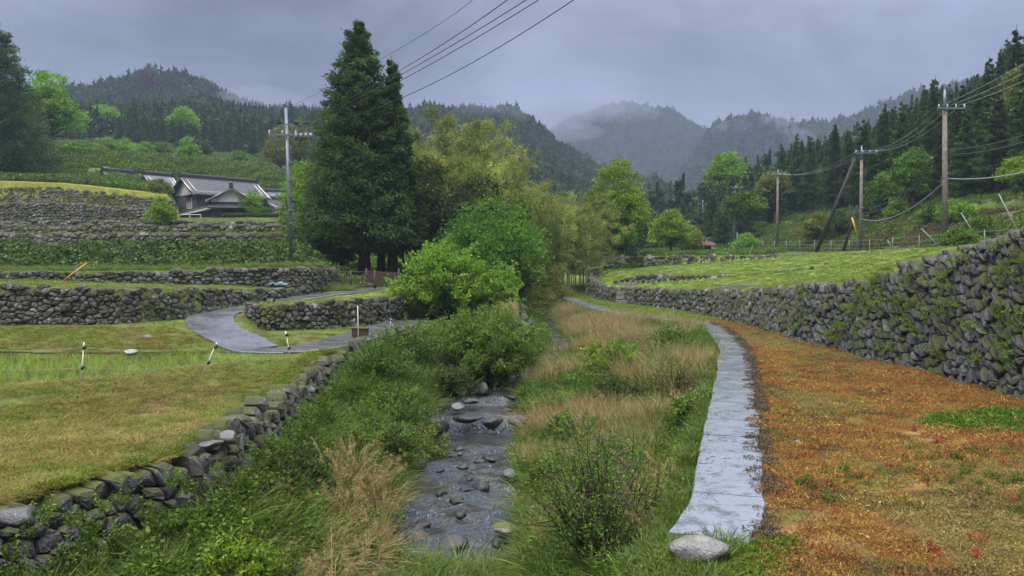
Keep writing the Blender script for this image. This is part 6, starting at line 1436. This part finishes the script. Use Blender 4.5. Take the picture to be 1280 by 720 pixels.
# timber stacks and sheds at the forest foot
def shed(px, pyb, Y, w, d, h, label, roofm, wallm='boards', rz=0, name='hut', zb=None, rh=.5):
    x = (px-640)/1000*Y; z = gz(x, Y) if zb is None else zb
    root = empty(name, (x, Y, z), label, 'hut' if name == 'hut' else 'house', None, rz)
    mb = MB(); mb.box((0, 0, h/2-.3), (w, d, h+.6)); link('walls', mb.me('walls'), M[wallm], root)
    gable_roof(root, w, d, h, rh, .45, roofm); return root
def gable_roof(root, L, W, zE, rise, over, tm, ribs=True, plaster=None, ridge=True, name='roof', cx=0, cy=0):
    mb = MB(); hl, hw = L/2+over, W/2+over; drop = rise*over/(W/2); t = .14
    for sgn in (-1, 1):
        n = 8; V = []
        for i in range(n+1):       # gently curved slope
            f = i/n; yy_ = sgn*hw*(1-f); zz_ = zE-drop+(rise+drop)*(f-.10*sin(pi*f))
            V += [(cx-hl, cy+yy_, zz_), (cx+hl, cy+yy_, zz_), (cx-hl, cy+yy_, zz_-t), (cx+hl, cy+yy_, zz_-t)]
        F = []
        for i in range(n): a = i*4; F += [(a, a+1, a+5, a+4), (a+2, a+6, a+7, a+3), (a, a+4, a+6, a+2), (a+1, a+3, a+7, a+5)]
        F += [(0, 2, 3, 1), (n*4, n*4+1, n*4+3, n*4+2)]
        mb.add(V, None, F, .5)
        if ribs:
            k = max(4, int(2*hl/.34))
            for q in range(k+1):
                x = cx-hl+2*hl*q/k; pts = [(x, cy+sgn*hw*(1-i/5), zE-drop+(rise+drop)*((i/5)-.10*sin(pi*i/5))+.03) for i in range(6)]; mb.tube(pts, .06, 5, .5)
    r = link(name, mb.me(name), M[tm], root)
    if ridge:
        mb = MB(); mb.box((cx, cy, zE+rise+.14), (2*hl+.1, .34, .34)); mb.tube([(cx-hl-.1, cy, zE+rise+.34), (cx+hl+.1, cy, zE+rise+.34)], [.13, .13], 8)
        for s_ in (-1, 1): mb.box((cx+s_*(hl+.05), cy, zE+rise+.25), (.2, .5, .6))
        link('ridge', mb.me('ridge'), M['roofedge'], r)
    if plaster:
        for s_ in (-1, 1):
            x = cx+s_*(L/2+.02); mb = MB(); ww = W/2+.05
            V = [(x-.04, cy-ww, zE-.05), (x+.04, cy-ww, zE-.05), (x-.04, cy+ww, zE-.05), (x+.04, cy+ww, zE-.05), (x-.04, cy, zE+rise-.05), (x+.04, cy, zE+rise-.05)]
            mb.add(V, [(0, 2, 4), (1, 5, 3)], [(0, 1, 3, 2), (2, 3, 5, 4), (0, 4, 5, 1)]); link('gable', mb.me('gable'), M[plaster], root)
            mb = MB()
            for sg in (-1, 1): mb.tube([(cx+s_*(hl-.06), cy+sg*hw, zE-drop-.12), (cx+s_*(hl-.06), cy, zE+rise-.16)], [.10, .10], 4)
            link('bargeboard', mb.me('bargeboard'), M[plaster], root)
    return r
def window(root, c, size, rz=0, frame='boards'):
    mb = MB(); w, h = size; 
    for dx, dz, sx_, sz in ((-w/2, 0, .09, h+.09), (w/2, 0, .09, h+.09), (0, -h/2, w, .09), (0, h/2, w, .09), (0, 0, .05, h)): mb.box(rot([[dx, 0, dz]], 0, 0, rz)[0]+np.array(c), (sx_, .09, sz), rz)
    f = link('window', mb.me('window'), M[frame], root); mb = MB(); mb.box(c, (w-.05, .03, h-.05), rz); link('pane', mb.me('pane'), M['glass'], f)

# main farmhouse: axis runs away to the right, its left gable turned to the camera
ph = radians(48); zf = 8.0; cxh, cyh = (276-640)/1000*111, 111
root = empty('farmhouse', (cxh, cyh, zf), 'large old farmhouse with grey tiled roofs and dark boarded walls on the terrace', 'house', None, ph)
mb = MB(); mb.box((0, 0, 2.0), (9.8, 6.2, 4.8)); link('walls', mb.me('walls'), M['boards'], root)
mb = MB(); mb.box((0, 0, 4.45), (9.9, 6.3, .5)); link('plaster_band', mb.me('plaster_band'), M['plaster'], root)
gable_roof(root, 9.8, 6.2, 4.65, 2.0, .75, 'tiles', True, 'plaster')
window(root, (-4.95, -1.2, 3.1), (1.3, 1.4), pi/2, 'white'); window(root, (-2, -3.13, 3.4), (1.6, .9)); window(root, (2.2, -3.13, 3.4), (1.6, .9))
mb = MB(); mb.box((-5.15, -1.2, 4.1), (.7, 1.9, .12), 0, .5, 0, -.4); link('window_hood', mb.me('window_hood'), M['roofedge'], root)
# front annex
root = empty('farmhouse_annex', ((291-640)/1000*103, 103, zf), 'front wing of the farmhouse with its own plastered gable', 'house', None, radians(-72+180))
mb = MB(); mb.box((0, 0, 1.35), (6.2, 4.6, 3.6)); link('walls', mb.me('walls'), M['boards'], root)
gable_roof(root, 6.2, 4.6, 3.2, 1.3, .7, 'tiles', True, 'plaster')
mb = MB(); mb.box((3.2, 0, 2.95), (.12, 4.7, .45)); mb.box((-3.2, 0, 2.95), (.12, 4.7, .45)); link('plaster_band', mb.me('plaster_band'), M['plaster'], root)
mb = MB(); mb.box((-3.14, .6, .9), (.06, 1.0, 1.9)); mb.box((3.14, .6, .9), (.06, 1.0, 1.9)); link('door', mb.me('door'), M['pole_dark'], root)
mb = MB(); mb.box((3.7, 0, 2.15), (1.3, 5.4, .14), 0, .5, 0, .42); mb.box((-3.7, 0, 2.15), (1.3, 5.4, .14), 0, .5, 0, -.42); link('porch_roof', mb.me('porch_roof'), M['tiles'], root)
# left lean-to
root = empty('lean_to', ((250-640)/1000*104, 104, zf), 'low lean-to shed sloping down at the left of the farmhouse', 'shed', None, radians(19))
mb = MB(); mb.hexa([(-1.9, -1.8, -.3), (-1.9, -1.8, 1.35), (-1.9, 1.8, -.3), (-1.9, 1.8, 1.35), (2.6, -1.8, -.3), (2.6, -1.8, 2.5), (2.6, 1.8, -.3), (2.6, 1.8, 2.5)]); link('walls', mb.me('walls'), M['boards'], root)
mb = MB(); mb.hexa([(-3.2, -2.3, 1.0), (-3.2, -2.3, 1.15), (-3.2, 2.3, 1.0), (-3.2, 2.3, 1.15), (2.8, -2.3, 2.65), (2.8, -2.3, 2.8), (2.8, 2.3, 2.65), (2.8, 2.3, 2.8)])
for q in range(14):
    yy_ = -2.25+q*.345; mb.tube([(-3.2, yy_, 1.18), (2.8, yy_, 2.83)], [.05, .05], 5)
r = link('roof', mb.me('roof'), M['tiles'], root); mb = MB(); mb.hexa([(-3.1, -2.36, .85), (-3.1, -2.36, 1.02), (-3.1, -2.28, .85), (-3.1, -2.28, 1.02), (2.7, -2.36, 2.3), (2.7, -2.36, 2.66), (2.7, -2.28, 2.3), (2.7, -2.28, 2.66)]); link('bargeboard', mb.me('bargeboard'), M['plaster'], root)
# white pipe frame in front
root = empty('pipe_frame', ((238-640)/1000*100, 100, zf), 'white pipe drying frame before the lean-to', 'drying frame')
for x in (-1.3, 0, 1.4):
    mb = MB(); mb.tube([(x, 0, -.2), (x, 0, 1.15)], [.05, .05], 6); link('post', mb.me('post'), M['white'], root)
mb = MB(); mb.tube([(-1.3, 0, 1.15), (1.4, 0, 1.15)], [.04, .04], 6); link('rail', mb.me('rail'), M['white'], root)
# hedge
mb = MB(); rg = np.random.default_rng(3); n = 9000; P = np.stack([rg.uniform(-4.0, 4.0, n), rg.uniform(-.6, .6, n), rg.uniform(0, 1, n)], 1); f = rg.random(n); P[f < .55, 1] = -.6; P[(f >= .55), 2] = 1.0; P += rg.normal(0, .06, (n, 3))
V, F, T = cards(P, rg.normal(size=(n, 3)), .16, .1, np.clip(rg.normal(.5, .2, n), 0, 1), rg); mb.add(V, None, F, T); V, F, T = None, None, None
x = (321-640)/1000*98.5; root = empty('hedge', (x, 98.5, gz(x, 98.5)+.1), 'clipped dark hedge along the farmhouse yard edge', 'hedge')
link('foliage', mb.me('foliage'), M['deep'], root); mb = MB(); mb.box((0, 0, .45), (7.8, 1.0, .9)); link('core', mb.me('core'), M['earth'], root)
stone_wall('terrace_wall', 'short pale stone wall under the clipped hedge', [(-37.3, 95.2, 6.9, 8.2), (-33, 95.2, 6.9, 8.2), (-28, 95.2, 6.7, 8.1), (-25.5, 95.3, 6.0, 7.5)], .4, .5, .1, 1, 41, (1.2, .8, 0), .1, 'stone_far', 1)
# other houses
def house(px, pyt, Y, L, W, h, rise, label, tm, wm, ang, sink=None, plaster='plaster', extra=False):
    x = (px-640)/1000*Y; zt_ = WP(px, pyt, Y)[2]; z = zt_-h-rise; root = empty('farm_building', (x, Y, z), label, 'house', None, radians(ang))
    mb = MB(); mb.box((0, 0, h/2-.8), (L, W, h+1.6)); link('walls', mb.me('walls'), M[wm], root); gable_roof(root, L, W, h, rise, .6, tm, True, plaster); window(root, (-L/2-.03, 0, h*.55), (1.2, 1.0), pi/2)
house(150, 215, 118, 3.4, 5, 2.2, 1.6, 'old building with a dark and rust red roof behind the grass strip', 'tiles', 'boards', 50, plaster='boards')
house(199, 219, 114, 3.0, 4.4, 2.4, 1.6, 'pale roofed building left of the farmhouse', 'tiles_pale', 'plaster', 50)
house(101, 217, 124, 5, 4, 2.0, 1.0, 'small grey roof peeping over the grass strip at far left', 'tiles_pale', 'plaster', 10)
house(362, 240, 124, 9, 7, 2.8, 2.0, 'low house with blue grey roof behind the steel pole', 'tiles_pale', 'boards', 10)
house(352, 250, 116, 6, 4.5, 1.6, 1.2, 'side wing with grey tiles left of the steel pole', 'tiles', 'white', 60)
shed(868, 312, 104, 3.6, 2.4, 1.3, 'small brown hut at the end of the upper terrace', 'tiles_rust', 'rustiron', .1, rh=.4)
mb = MB(); mb.box((0, 0, .8), (7, .05, 1.6)); o = link('garden_net', mb.me('garden_net'), M['net'], None, ((158-640)/1000*150, 150, gz((158-640)/1000*150, 150))); tag(o, 'green garden net on the hillside behind the rust red roof', 'garden net', kind='thing')
